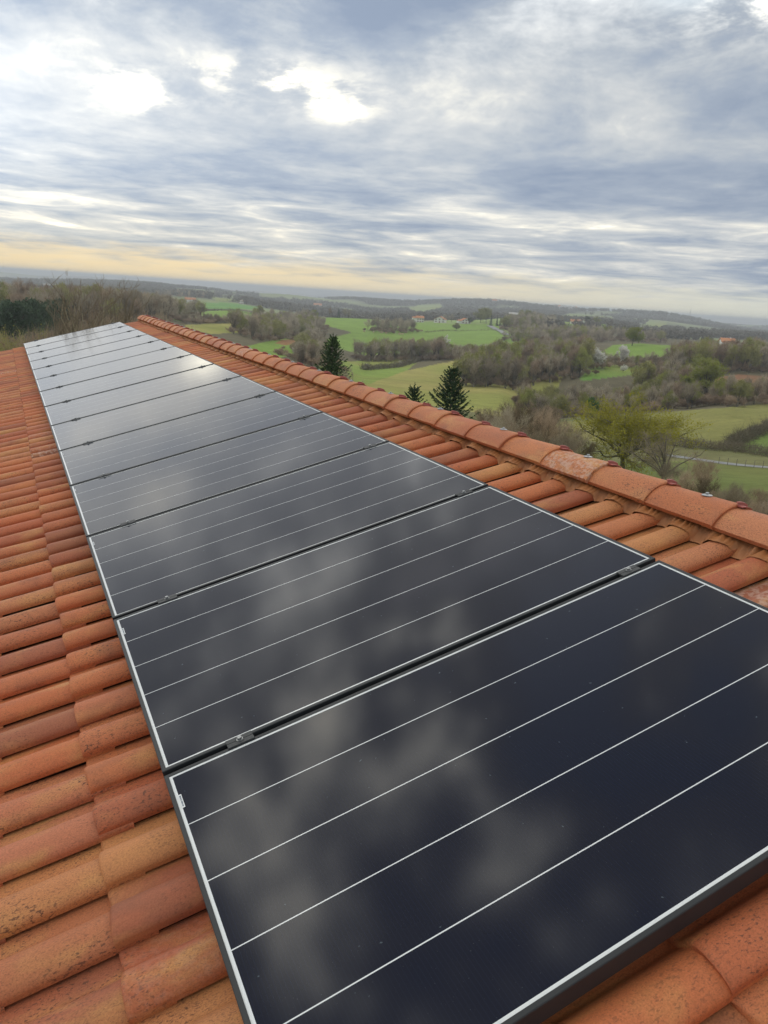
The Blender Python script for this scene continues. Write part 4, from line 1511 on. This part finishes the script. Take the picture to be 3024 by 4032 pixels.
# ------------------------------------------------------------------ hedges
def hedge(label, pts, width, height, mat, n_per_m=14, blade=0.16, group=None):
    """a dense twiggy hedge along pts = [(column, distance)]"""
    P = [at(px, r) for px, r in pts]
    g = Geo()
    hr = np.random.default_rng(len(label) * 7 + int(pts[0][0]))
    for a, b in zip(P[:-1], P[1:]):
        L = (b - a).length
        m = int(L * n_per_m)
        t = hr.uniform(0, 1, m)
        s = Vector((-(b - a).y, (b - a).x, 0)).normalized()
        off = hr.normal(size=m) * width * .30
        x, y = a.x + (b.x - a.x) * t + s.x * off, a.y + (b.y - a.y) * t + s.y * off
        hh = height * (0.55 + .9 * vnoise(x / 3.1, y / 3.1, 31)) * np.clip(1 - (np.abs(off) / width) ** 2 * 1.3, .2, 1)
        z = ground_z(x, y)
        zb = z + hh * hr.uniform(0, .75, m)
        p0 = np.stack([x, y, zb], 1)
        d = hr.normal(size=(m, 3)) * .75 + np.array([0, 0, .35])
        g.blades(p0, p0 + d * (hh * hr.uniform(.25, .6, m))[:, None], np.full(m, blade), hr)
    o = link('hedge', g.mesh('hedge', mat))
    return tag(o, label, 'hedge', group)


hedge('dark hedge running diagonally between the two dull meadows', [(782, 395), (820, 415), (860, 440), (890, 470), (906, 500)], 4.5, 3.0, M_HEDGE, 40, .2)
hedge('long low hedge along the far side of the tan meadow', [(900, 505), (950, 512), (1000, 508), (1050, 506), (1100, 510)], 4, 3.0, M_HEDGE, 14, .2)
hedge('thin dark hedge climbing the green hill below the lone tree', [(918, 820), (940, 850), (960, 875), (985, 890), (1020, 905), (1060, 912), (1090, 900)], 2.6, 1.8, M_HEDGE, 12, .2)
hedge('broken dark hedge at the right end of the big green field', [(1035, 585), (1048, 612), (1058, 640)], 3, 2.2, M_HEDGE, 16, .2)
hedge('second broken piece of dark hedge beside the farm lane', [(1068, 668), (1080, 720), (1092, 770)], 3.2, 2.6, M_HEDGE, 16, .2)
hedge('hedge rounding the top of the oval green field', [(362, 640), (395, 760), (430, 860), (480, 905), (545, 905)], 4, 3.0, M_HEDGE, 9, .25)
hedge('hedge under the oval green field beyond the ridge', [(370, 540), (420, 545), (480, 550), (545, 560)], 4, 3.2, M_HEDGE, 12, .22)
hedge('dark hedge along the top of the lower green field', [(540, 560), (590, 540), (640, 560), (668, 590)], 4.5, 3.0, M_HEDGE, 14, .22)
hedge('dark scrubby bank between the dull field and the lane', [(1425, 172), (1470, 170), (1510, 170), (1550, 172), (1600, 172), (1680, 168)], 5.5, 2.2, M_HEDGE, 150, .09)
hedge('dark hedge rising along the right edge of the dull field', [(1580, 178), (1605, 188), (1635, 200), (1680, 214)], 4.0, 2.4, M_HEDGE, 130, .10)
hedge('dark hedge along the skyline behind the white farmhouses', [(880, 1250), (920, 1255), (960, 1262), (1000, 1270)], 5, 4, M_HEDGE, 7, .35)
hedge('dark hedge line right of the orange roofed long house', [(1290, 1230), (1330, 1220), (1375, 1200), (1412, 1190)], 5, 3.5, M_HEDGE, 7, .35)

# ------------------------------------------------------------------ trees one can tell apart
t_, c_, l_ = grow(23, 8.3, 12.5, trunk=.30, n1=22, n2=9, n3=7, n4=5, tw=0.020, tr=.25, up=.22, low=.10, twig_len=.085, nleaf=26000, leafsize=.072)
plant('oak_tree', 'tree', 'spreading tree covered in yellow green spring leaves, standing near beyond the ridge', sunk(at(1346, 82)), t_.mesh('trunk', M_BARK), c_.mesh('crown', M_TWIG_O), l_.mesh('foliage', M_LEAF_Y), None, 0.6)
t_, c_, l_ = grow(34, 5.6, 8.0, trunk=.26, n1=13, n2=7, n3=6, n4=4, tw=0.016, tr=.15, up=.10, low=.10, twig_len=.09)
plant('bare_tree', 'tree', 'wide bare tree with crooked grey limbs just right of the yellow green tree', sunk(at(1428, 72)), t_.mesh('trunk', M_BARK), c_.mesh('crown', M_TWIG_G), None, None, 1.1)
t_, c_, l_ = grow(35, 15.5, 13.5, trunk=.2, n1=16, n2=8, n3=6, n4=5, tw=0.06, up=.35, low=.05, twig_len=.08, nleaf=9000, leafsize=.24)
plant('leafy_tree', 'tree', 'large round light green tree near the reddish bank on the right', sunk(at(1523, 300)), t_.mesh('trunk', M_BARK), c_.mesh('crown', M_TWIG_O), l_.mesh('foliage', M_LEAF_L))
t_, c_, l_ = grow(36, 6.4, 4.4, trunk=.15, n1=12, n2=7, n3=5, n4=5, tw=0.05, up=.4, low=.02, twig_len=.10, nleaf=7500, leafsize=.17)
plant('evergreen_bush', 'bush', 'small bright green leafy bush at the edge of the dull front field', sunk(at(1275, 262)), t_.mesh('trunk', M_BARK), c_.mesh('crown', M_TWIG_O), l_.mesh('foliage', M_LEAF_G))
t_, c_, l_ = grow(37, 12.5, 14.0, trunk=.3, n1=14, n2=8, n3=6, n4=4, tw=0.08, up=.2, low=.15, twig_len=.08, nleaf=5200, leafsize=.33)
tm, cm, lm_l, lm_o = t_.mesh('trunk', M_BARK), c_.mesh('crown', M_TWIG_O), l_.mesh('foliage', M_LEAF_L), l_.mesh('foliage', M_LEAF_O)
lm_d = l_.mesh('foliage', M_LEAF_D)
plant('leafy_tree', 'tree', 'broad light green tree standing against the far hills above the small clearing', sunk(at(1365, 556)), tm, cm, lm_l)
plant('field_tree', 'tree', 'lone olive green tree standing out in the bright green hill field', sunk(at(985, 900)), tm, cm, lm_o, None, 1.0, .70)
plant('leafy_tree', 'tree', 'tall olive tree right of the farmhouses, left one of the pair by the lane', sunk(at(1038, 1085)), tm, cm, lm_o, None, 2.0, 1.45)
plant('leafy_tree', 'tree', 'tall olive tree right of the farmhouses, right one of the pair by the lane', sunk(at(1050, 1060)), tm, cm, lm_o, None, 3.0, 1.35, 'crown', 1.6)
plant('leafy_tree', 'tree', 'big olive tree over the brown stone farmhouse', sunk(at(1140, 1120)), tm, cm, lm_o, None, 4.0, 1.35)
plant('leafy_tree', 'tree', 'dark rounded evergreen tree right of the brick coloured farmhouse', sunk(at(1015, 1065)), tm, cm, lm_d, None, 5.0, .72)
plant('leafy_tree', 'tree', 'yellow green tree on the crest of the field above the ridge tiles', sunk(at(677, 930)), tm, cm, lm_l, None, 0.5, .78)
plant('leafy_tree', 'tree', 'olive tree at the left end of the field crest, above the hillside wood', sunk(at(560, 880)), tm, cm, lm_o, None, 1.5, .95)
plant('leafy_tree', 'tree', 'pale green tree in the hillside wood left of the field crest', sunk(at(617, 860)), tm, cm, lm_l, None, 2.5, .85)
plant('leafy_tree', 'tree', 'dark green tree beside the long orange roofed house', sunk(at(1268, 1225)), tm, cm, lm_d, None, 3.5, .95)
plant('leafy_tree', 'tree', 'olive tree right of the dark tree by the long orange roofed house', sunk(at(1287, 1210)), tm, cm, lm_o, None, 4.5, .90)
plant('leafy_tree', 'tree', 'rounded yellowish olive tree in front of the small clearing, left of the light green one', sunk(at(1390, 348)), tm, cm, lm_o, None, 1.2, .82, 'crown', 1.0)
plant('leafy_tree', 'tree', 'pale green tree touching the left side of the large light green one', sunk(at(1478, 312)), tm, cm, lm_l, None, 2.2, .62, 'crown', .72)
for px, r, s, lab in ((1445, 345, 1.15, 'broad dense leafless tree between the olive tree and the light green tree'), (1212, 1190, 1.05, 'bare grey tree on the hill left of the long orange roofed house'), (1397, 1150, .85, 'left one of two bare trees on the far right hill'), (1404, 1160, .95, 'right one of two bare trees on the far right hill'),
                      (713, 960, .95, 'bare tree left of the conifer on the field crest'), (745, 965, .95, 'bare tree right of the conifer on the field crest'), (754, 955, .8, 'thin bare tree at the right end of the field crest clump'),
                      (586, 900, .9, 'bare brown tree above the hillside wood'), (960, 1110, .9, 'bare dark tree behind the middle white farmhouse'), (975, 1115, 1.0, 'bare dark tree between the middle and right farmhouses')):
    q = int(px) % 5
    plant('bare_tree', 'tree', lab, sunk(at(px, r)), BARE[q][0], BARE[q][1], None, None, px * 1.0, s)
# blossom
BL = []
for sd in range(2):
    t_, c_, l_ = grow(50 + sd, 10.0, 9.5, trunk=.25, n1=13, n2=7, n3=6, n4=4, tw=0.07, up=.25, low=.08, twig_len=.08, nleaf=4600, leafsize=.25)
    BL.append((t_.mesh('trunk', M_BARK), c_.mesh('crown', M_TWIG_G), l_.mesh('blossom', M_BLOS)))
for n, (px, r, s, sz, lab) in enumerate(((1283, 395, 1.0, 1.0, 'round white blossoming tree above the small clearing, left of the narrower one'), (1340, 430, .78, 1.1, 'narrower white blossoming tree, right one of the two above the small clearing'),
                                 (963, 575, .85, 1.2, 'white blossoming tree at the right end of the middle wood'), (1097, 440, .70, .62, 'low white blossoming bush at the right end of the meadow hedge'),
                                 (640, 345, .62, .50, 'pale blossoming shrub at the foot of the lower green field'), (826, 545, .55, .50, 'small white blossoming shrub in front of the middle wood'),
                                 (1180, 400, .8, .75, 'thin blossoming tree inside the dense wood'), (1022, 500, .6, .6, 'cream coloured blossoming shrub in the long meadow hedge'), (1346, 400, .4, .4, 'small blossoming bush under the narrower white tree'),
                                 (790, 410, .35, .3, 'small white blossoming bush low in the diagonal hedge'), (866, 455, .32, .28, 'small white blossoming bush high in the diagonal hedge'))):
    a_, b_, c_ = BL[n % 2]
    plant('blossom_tree', 'tree', lab, sunk(at(px, r)), a_, b_, c_, 'blossoming trees', n * 1.7, s, 'crown', sz)
# conifers
for n, (px, r, ytop, w_, lab) in enumerate(((727, 42, 719, 3.9, 'dark spruce with a tall thin leader rising behind the roof ridge, the left and highest'),
                                        (978, 38, 781, 4.2, 'bushy dark spruce behind the roof ridge, the right one'), (897, 40, 824, 3.0, 'short dark spruce top just showing above the ridge left of the bushy one'))):
    p = at(px, r)
    el = float(azel(px, ytop)[1])
    H_ = CZ + el * r - p.z
    p = at(px - .075 * H_ / r * FK, r)
    t_, c_ = spruce(70 + n, H_, w_, gap=.21 if n != 2 else .26, per=9)
    plant('spruce_tree', 'tree', lab, sunk(p, .1), t_.mesh('trunk', M_BARK), c_.mesh('crown', M_NEEDLE), None, 'spruces behind the roof ridge', n * 1.3)
t_, c_ = spruce(80, 13.0, 5.0, gap=.8, per=9)
c2 = Geo()
Q_, T_ = c_.arrays()
md = T_.mean(axis=1, keepdims=True)
c2.tri = [md + (T_ - md) * 2.6]
ctm, ccm = t_.mesh('trunk', M_BARK), c2.mesh('crown', M_NEEDLE)
for px, r, s, sx, lab in ((731, 962, .95, 1.1, 'dark conifer in the clump on the field crest'), (1060, 1000, 1.15, .85, 'tallest dark cypress beside the farm lane'), (1073, 1010, .95, .8, 'second dark cypress from the left by the farm lane'),
                          (1080, 1015, .90, .8, 'third dark cypress from the left by the farm lane'), (1089, 1020, .9, .85, 'rightmost dark cypress by the farm lane')):
    plant('cypress_tree', 'tree', lab, sunk(at(px, r)), ctm, ccm, None, 'cypresses by the farm lane' if px > 1000 else None, px * 1., s * sx, 'crown', s)
t_, c_, l_ = grow(90, 14.0, 10.0, trunk=.4, n1=14, n2=8, n3=5, n4=4, tw=0.08, up=.3, low=.15, twig_len=.07, nleaf=7000, leafsize=.30)
pm = (t_.mesh('trunk', M_BARK), c_.mesh('crown', M_LEAF_D), l_.mesh('foliage', M_NEEDLE))
PINES = ((-30, 250), (-12, 262), (6, 245), (24, 270), (42, 255), (58, 275), (76, 262), (94, 285), (112, 292), (130, 300), (16, 300), (50, 310), (86, 310), (-5, 225), (34, 232))
for n, (px, r) in enumerate(PINES):
    plant('pine_tree', 'tree', 'dark green pine in the stand at the left edge, ' + nth(px, [q[0] for q in PINES]), sunk(at(px, r)), *pm, 'dark pines at the left edge', n * 1.1, rng.uniform(.78, 1.0))

# ------------------------------------------------------------------ shrubs beyond the far gable and below the ridge
for n, (px, r, ytop, w_, ns, lab) in enumerate(((186, 20.5, 594, 2.0, 6, 'leafless shrub of tall upright shoots beyond the far roof edge, the leftmost of four'),
                                            (228, 20.0, 576, 2.4, 9, 'tallest leafless shrub beyond the far roof edge, its tips above the skyline'),
                                            (268, 21.0, 584, 1.5, 6, 'leafless shrub with a single thin leader, right of the tallest one'),
                                            (300, 21.5, 590, 1.8, 6, 'leafless shrub nearest to the end of the roof ridge'))):
    p = at(px, r)
    H_ = CZ + float(azel(px, ytop)[1]) * r - p.z
    p = at(px - .07 * H_ / r * FK, r)
    t_, c_, l_ = grow(400 + n, H_, w_, trunk=.50, n1=ns, n2=5, n3=3, n4=3, tw=.009, tr=.05, up=1.6, low=.45, twig_len=.045)
    plant('tall_shrub', 'shrub', lab, sunk(p, .1), t_.mesh('stems', M_TWIG_G), c_.mesh('crown', M_TWIG_G), None, 'leafless shrubs beyond the far gable', n * 2.0)
TH1 = []
for sd in range(4):
    t_, c_, l_ = grow(420 + sd, 4.6, 4.6, trunk=.22, n1=5, n2=6, n3=6, n4=5, tw=0.012, up=.7, low=.08, twig_len=.11, stems=5, tr=.06)
    TH1.append((t_.mesh('stems', M_TWIG_B), c_.mesh('crown', [M_TWIG_B, M_TWIG_G, M_TWIG_B, M_SCRUB][sd])))
th = 0
THK = ((85, 24, 716), (112, 26, 704), (135, 23, 708), (150, 28, 688), (176, 25, 680), (200, 30, 668), (205, 24, 684), (232, 27, 664), (262, 25, 668), (285, 29, 660), (300, 27, 672), (318, 31, 668), (60, 27, 724), (335, 36, 662))
for px, r, ytop in THK:
    p = at(px, r)
    H_ = CZ + float(azel(px, ytop)[1]) * r - p.z
    plant('thicket_shrub', 'shrub', 'brown leafless bush behind the far end of the panels, ' + nth(px, [q[0] for q in THK]), sunk(p, .1), *TH1[th % 3], None, 'thicket behind the far end of the panels', th * 1.3, H_ / 4.6 * .95, 'crown', H_ / 4.6)
    th += 1
t_, c_, l_ = grow(440, 4.4, 4.6, trunk=.2, n1=6, n2=6, n3=6, n4=5, tw=0.014, up=.5, low=.05, twig_len=.10, stems=4, tr=.06, nleaf=2600, leafsize=.035)
ym = (t_.mesh('stems', M_BARK), c_.mesh('crown', M_TWIG_O), l_.mesh('foliage', M_LEAF_O))
for px, r, ytop, lab in ((8, 27, 700, 'yellowish green budding shrub at the left edge above the tiles'), (48, 26, 706, 'yellowish green budding shrub just right of the one at the left edge')):
    p = at(px, r)
    H_ = CZ + float(azel(px, ytop)[1]) * r - p.z
    plant('budding_shrub', 'shrub', lab, sunk(p, .1), *ym, None, px * .1, H_ / 4.4)
near = [(1030, 52, 880), (1055, 58, 872), (1078, 50, 868), (1100, 60, 862), (1122, 52, 858), (1140, 62, 872), (1165, 55, 862), (1188, 64, 868), (1210, 56, 905), (1110, 44, 905), (1150, 43, 925), (1190, 46, 930), (1235, 60, 925), (1262, 58, 945)]
near += [(1425, 48, 1042), (1455, 46, 1060), (1515, 40, 1068), (1575, 48, 1030), (1640, 46, 1040), (1630, 35, 1092)]
near += [(1440, 62, 985), (1475, 55, 1005), (1505, 50, 1020), (1470, 42, 1050), (1530, 44, 1045), (1560, 40, 1040), (1590, 43, 1052), (1620, 38, 1062), (1650, 41, 1058), (1680, 38, 1070), (1500, 66, 975), (1545, 36, 1075), (1600, 34, 1090), (1660, 33, 1100)]
for n, (px, r, ytop) in enumerate(near):
    p = at(px, r)
    H_ = max(1.2, CZ + float(azel(px, ytop)[1]) * r - p.z)
    lab, grp = (('dry leafless bush between the right spruce and the yellow green tree, ' + nth(px, [q[0] for q in near if q[0] < 1300]), 'bushes between the spruces and the yellow green tree') if px < 1300 else ('dry leafless bush beyond the ridge at the right edge, ' + nth(px, [q[0] for q in near if q[0] > 1300]), 'bushes at the lower right edge'))
    plant('thicket_shrub', 'shrub', lab, sunk(p, .15), *TH1[[0, 3, 1][n % 3]], None, grp, n * 1.9, min(1.1, H_ / 4.6 * 1.05), 'crown', H_ / 4.6)
p = at(749, 41)
t_, c_, l_ = grow(455, 3.0, 1.6, trunk=.3, n1=8, n2=5, n3=5, n4=4, tw=.012, up=.5, low=.1, twig_len=.12)
H_ = CZ + float(azel(749, 775)[1]) * 41 - p.z
plant('bare_tree', 'tree', 'spindly leafless sapling right beside the highest spruce', sunk(p), t_.mesh('trunk', M_TWIG_G), c_.mesh('crown', M_TWIG_G), None, None, 0, H_ / 3.0 * .7, 'crown', H_ / 3.0)

# ------------------------------------------------------------------ farmhouses
M_WALLW = varied('limewash', (0.74, 0.73, 0.70), (0.84, 0.83, 0.81), 0.4)
M_WALLS = varied('brown_stone', (0.20, 0.16, 0.13), (0.30, 0.24, 0.20), 0.8)
M_ROOFO = varied('orange_roof', (0.48, 0.19, 0.09), (0.58, 0.26, 0.13), 0.3)
M_ROOFG = varied('grey_roof', (0.42, 0.41, 0.40), (0.55, 0.54, 0.53), 0.3)
M_WIN = mat_simple('window_glass', (0.03, 0.035, 0.045), 0.2)
M_SHUT = mat_simple('red_shutter', (0.22, 0.06, 0.045), 0.6)


def farmhouse(label, px, r, w, d, h, rise, front='eave', wall=None, roof=None, yaw=0.0, wins=3, rows=2, py=None, name='farmhouse', group=None, wing=None):
    p = at(px, r)
    face = math.atan2(CY - p.y, CX - p.x)
    M = Matrix.Translation((p.x, p.y, p.z - .4)) @ Matrix.Rotation(face + math.pi / 2 + yaw, 4, 'Z')
    t = empty(name, M)
    tag(t, label, 'house', group)
    wall, roof = wall or M_WALLW, roof or M_ROOFO
    # local -y faces the camera
    x0, x1, y0, y1 = -w / 2, w / 2, -d / 2, d / 2
    ov, th_ = .6, .3
    V = [(x0, y0, 0), (x1, y0, 0), (x1, y1, 0), (x0, y1, 0), (x0, y0, h), (x1, y0, h), (x1, y1, h), (x0, y1, h)]
    F = [(0, 1, 5, 4), (1, 2, 6, 5), (2, 3, 7, 6), (3, 0, 4, 7)]
    if front == 'gable':
        V += [(0, y0, h + rise), (0, y1, h + rise)]
        F += [(4, 5, 8), (6, 7, 9)]
        k0 = rise / (w / 2)
        A = [(x0 - ov, y0 - ov, h - ov * k0), (0, y0 - ov, h + rise), (x1 + ov, y0 - ov, h - ov * k0)]
        B = [(x, y1 + ov, z) for x, y, z in A]
    else:
        V += [(x0, 0, h + rise), (x1, 0, h + rise)]
        F += [(4, 7, 8), (5, 9, 6)]
        k0 = rise / (d / 2)
        A = [(x0 - ov, y0 - ov, h - ov * k0), (x0 - ov, 0, h + rise), (x0 - ov, y1 + ov, h - ov * k0)]
        B = [(x1 + ov, y, z) for x, y, z in A]
    link('wall', mesh_from('wall', V, F, wall), t)
    RVt = [(x, y, z + .06) for x, y, z in A + B] + [(x, y, z + .06 + th_) for x, y, z in A + B]
    RF = [(6, 7, 10, 9), (7, 8, 11, 10), (0, 3, 4, 1), (1, 4, 5, 2), (0, 6, 9, 3), (2, 5, 11, 8), (0, 1, 7, 6), (1, 2, 8, 7), (3, 9, 10, 4), (4, 10, 11, 5)]
    rf = link('roof', mesh_from('roof', RVt, RF, roof), t)
    V, F = boxes([(w * .18, w * .18 + .8, -.4, .4, h + rise * .4, h + rise + .9)])
    link('chimney', mesh_from('chimney', V, F, wall), rf)
    V, F = boxes([(-.5, .5, -.06, .03, 0, 1.3)])
    wm = mesh_from('window', V, F, M_WIN)
    V, F = boxes([(-1.0, -.53, -.09, .03, 0, 1.3), (.53, 1.0, -.09, .03, 0, 1.3)])
    sm = mesh_from('shutter', V, F, M_SHUT)
    for ro in range(rows):
        for i in range(wins):
            x = x0 + w * (i + .5) / wins
            if ro == 0 and i == wins // 2:
                V, F = boxes([(-.7, .7, -.07, .03, 0.4, 2.6)])
                link('door', mesh_from('door', V, F, M_SHUT), t, Matrix.Translation((x, y0, 0)))
                continue
            o = link('window', wm, t, Matrix.Translation((x, y0, 1.3 + ro * 2.8)))
            link('shutter', sm, o)
    if wing:
        ww, wh = wing
        V, F = boxes([(x0 - ww, x0 - .02, y0 + 1, y1 - 1, 0, wh)])
        link('wing_wall', mesh_from('wing_wall', V, F, wall), t)
        V = [(x0 - ww - .4, y0 + .4, wh), (x0 - .05, y0 + .4, wh), (x0 - .05, 0, wh + 1.6), (x0 - ww - .4, 0, wh + 1.6), (x0 - .05, y1 - .4, wh), (x0 - ww - .4, y1 - .4, wh)]
        V += [(x, y, z + .25) for x, y, z in V]
        F = [(6, 7, 8, 9), (9, 8, 10, 11), (0, 3, 2, 1), (3, 5, 4, 2), (0, 1, 7, 6), (5, 11, 10, 4), (0, 6, 9, 3), (3, 9, 11, 5), (1, 2, 8, 7), (2, 4, 10, 8)]
        link('wing_roof', mesh_from('wing_roof', V, F, roof), t)
    return t


farmhouse('white farmhouse with an orange roof, leftmost of the three on the hill', 906, 1085, 10, 9, 6.5, 2.4, 'eave', yaw=.25, wing=(5, 6))
farmhouse('wide white gabled farmhouse, middle one of the three on the hill', 951, 1085, 15, 12, 5.0, 3.4, 'gable', yaw=-.2)
farmhouse('low farmhouse with a broad orange roof, rightmost of the three on the hill', 1004, 1080, 13, 10, 4.2, 3.0, 'gable', yaw=.35, wing=(4, 3.5))
farmhouse('brown stone farmhouse with a grey roof on the hilltop among trees', 1113, 1150, 20, 12, 8.0, 2.2, 'eave', M_WALLS, M_ROOFG, .15, 4)
farmhouse('long low house with an orange roof on the right hill', 1246, 1215, 19, 9, 3.8, 3.0, 'eave', yaw=.1, wins=5, rows=1)
farmhouse('white gabled annex at the right end of the long orange roofed house', 1257.5, 1212, 7, 8, 4.5, 2.6, 'gable', yaw=.2, wins=2, rows=1)
farmhouse('white chalet with a dark gable roof half hidden by the brown wood', 1255, 905, 12, 10, 6.0, 3.2, 'gable', None, M_ROOFG, -.35)
farmhouse('white house with a bright orange roof behind the tall wood at the right edge', 1568, 640, 9.5, 9, 4.6, 2.6, 'eave', yaw=.3)
farmhouse('small white gabled house at the far left, left of the long barn', 34, 1480, 14, 12, 9, 5, 'gable', M_WALLW, M_ROOFG)
farmhouse('long low white barn at the far left', 61, 1460, 34, 12, 6, 2, 'eave', M_WALLW, M_ROOFG, 0, 6, 1, name='barn')
farmhouse('white house with an orange roof above the long barn, far left', 71, 1640, 16, 12, 8, 4, 'eave', yaw=.2)
farmhouse('white house right of the long barn behind bare twigs', 109, 1600, 22, 12, 8, 5, 'eave', M_WALLW, M_ROOFG, .1)
farmhouse('white house among bare shoots beyond the far roof edge', 146, 1610, 14, 12, 7, 5, 'gable')
farmhouse('small farmhouse with a faded reddish roof on the wooded far hill', 411, 1390, 18, 10, 5, 3, 'eave')
farmhouse('tiny white house on the far slope left of the field crest', 521, 1500, 9, 8, 5, 3, 'gable')
farmhouse('small white house with an orange roof on the distant ridge above the hillside wood', 686, 2420, 24, 12, 7, 5, 'eave')
for n, px in enumerate((1068, 1073, 1202, 1210, 1219, 1231, 1243)):
    farmhouse('tiny pale house in the hamlet along the distant wooded ridge', px, 3350 + (n * 37) % 90, 20, 14, 9, 6, 'gable' if n % 2 else 'eave', M_WALLW, M_ROOFG if n % 3 else M_ROOFO, .2 * n, 2, 1, group='hamlet on the distant ridge')

# ------------------------------------------------------------------ cattle, mast, posts
M_COW = varied('tan_hide', (0.50, 0.33, 0.19), (0.72, 0.62, 0.48), 0.4)


def cow_geo():
    g = Geo()
    P = np.array([[-.95, 0, 1.05], [-.7, 0, 1.08], [0, 0, 1.02], [.65, 0, 1.06], [.9, 0, 1.15], [1.2, 0, 1.0], [1.5, 0, .72]])
    ra = np.array([.18, .36, .42, .36, .24, .17, .10])
    g.tubes(P[:-1], P[1:], ra[:-1], ra[1:], 8)
    for x in (-.65, .6):
        for y in (-.22, .22):
            g.tubes([[x, y, 1.0], [x + .03, y, .5]], [[x + .03, y, .5], [x, y, 0]], [.15, .08], [.08, .06], 5)
    g.tubes([[-.95, 0, 1.2]], [[-1.08, 0, .5]], [.05], [.03], 4)
    g.tubes([[1.22, .1, 1.08], [1.22, -.1, 1.08]], [[1.15, .36, 1.12], [1.15, -.36, 1.12]], [.05, .05], [.02, .02], 4)
    g.tubes([[-.96, 0, 1.05], [1.49, 0, .73]], [[-1.0, 0, 1.05], [1.54, 0, .68]], [.18, .1], [.03, .04], 8)
    return g.mesh('cow', M_COW)


cow_me = cow_geo()
for n, (px, yaw, lab) in enumerate(((787, .2, 'leftmost cream cow grazing on the green hill'), (807, 1.2, 'cow alone in the gap after the leftmost one on the green hill'), (824, -.4, 'third cow from the left on the green hill'),
                                    (834, 1.9, 'fourth cow from the left, close beside the third'), (863, .4, 'left cow of the tan pair at the right end of the herd'), (869, .1, 'rightmost tan cow at the end of the herd'))):
    p = at(px, 748)
    o = link('cow', cow_me, None, Matrix.Translation(p) @ Matrix.Rotation(math.pi / 2 + yaw, 4, 'Z') @ Matrix.Scale(1.25, 4))
    tag(o, lab, 'cow', 'cattle grazing on the green hill')
p = at(1489, 3500)
g = Geo()
for i in range(6):
    for a in range(3):
        c0 = np.array([math.cos(a * 2.094), math.sin(a * 2.094), 0])
        g.tubes([c0 * (1.6 - i * .22) + [0, 0, i * 7]], [c0 * (1.6 - (i + 1) * .22) + [0, 0, (i + 1) * 7]], [.5], [.45], 4)
        c1 = np.array([math.cos(a * 2.094 + 2.094), math.sin(a * 2.094 + 2.094), 0])
        g.tubes([c0 * (1.6 - i * .22) + [0, 0, i * 7]], [c1 * (1.6 - (i + 1) * .22) + [0, 0, (i + 1) * 7]], [.2], [.2], 3)
o = link('radio_mast', g.mesh('radio_mast', M_ROOFG), None, Matrix.Translation(p))
tag(o, 'thin grey radio mast on the farthest right hill', 'mast')
M_POST = varied('weathered_post', (0.12, 0.10, 0.08), (0.2, 0.17, 0.14), 3.0)
g = Geo()
g.tubes([[0, 0, -.2]], [[.01, 0, 1.3]], [.045], [.04], 6)
g.quad.append(np.array([[[.05, 0, 1.3], [0, .05, 1.3], [-.05, 0, 1.3], [0, -.05, 1.3]]]))
post_me = g.mesh('fence_post', M_POST)
for n in range(7):
    px = 1552 + n * 19.0
    p = at(px, 146.5 + 3 * math.sin(px * .01))
    o = link('fence_post', post_me, None, Matrix.Translation(p) @ Matrix.Rotation(n, 4, 'Z'))
    tag(o, 'weathered wooden stake along the near side of the lane', 'fence post', 'stakes along the lane')
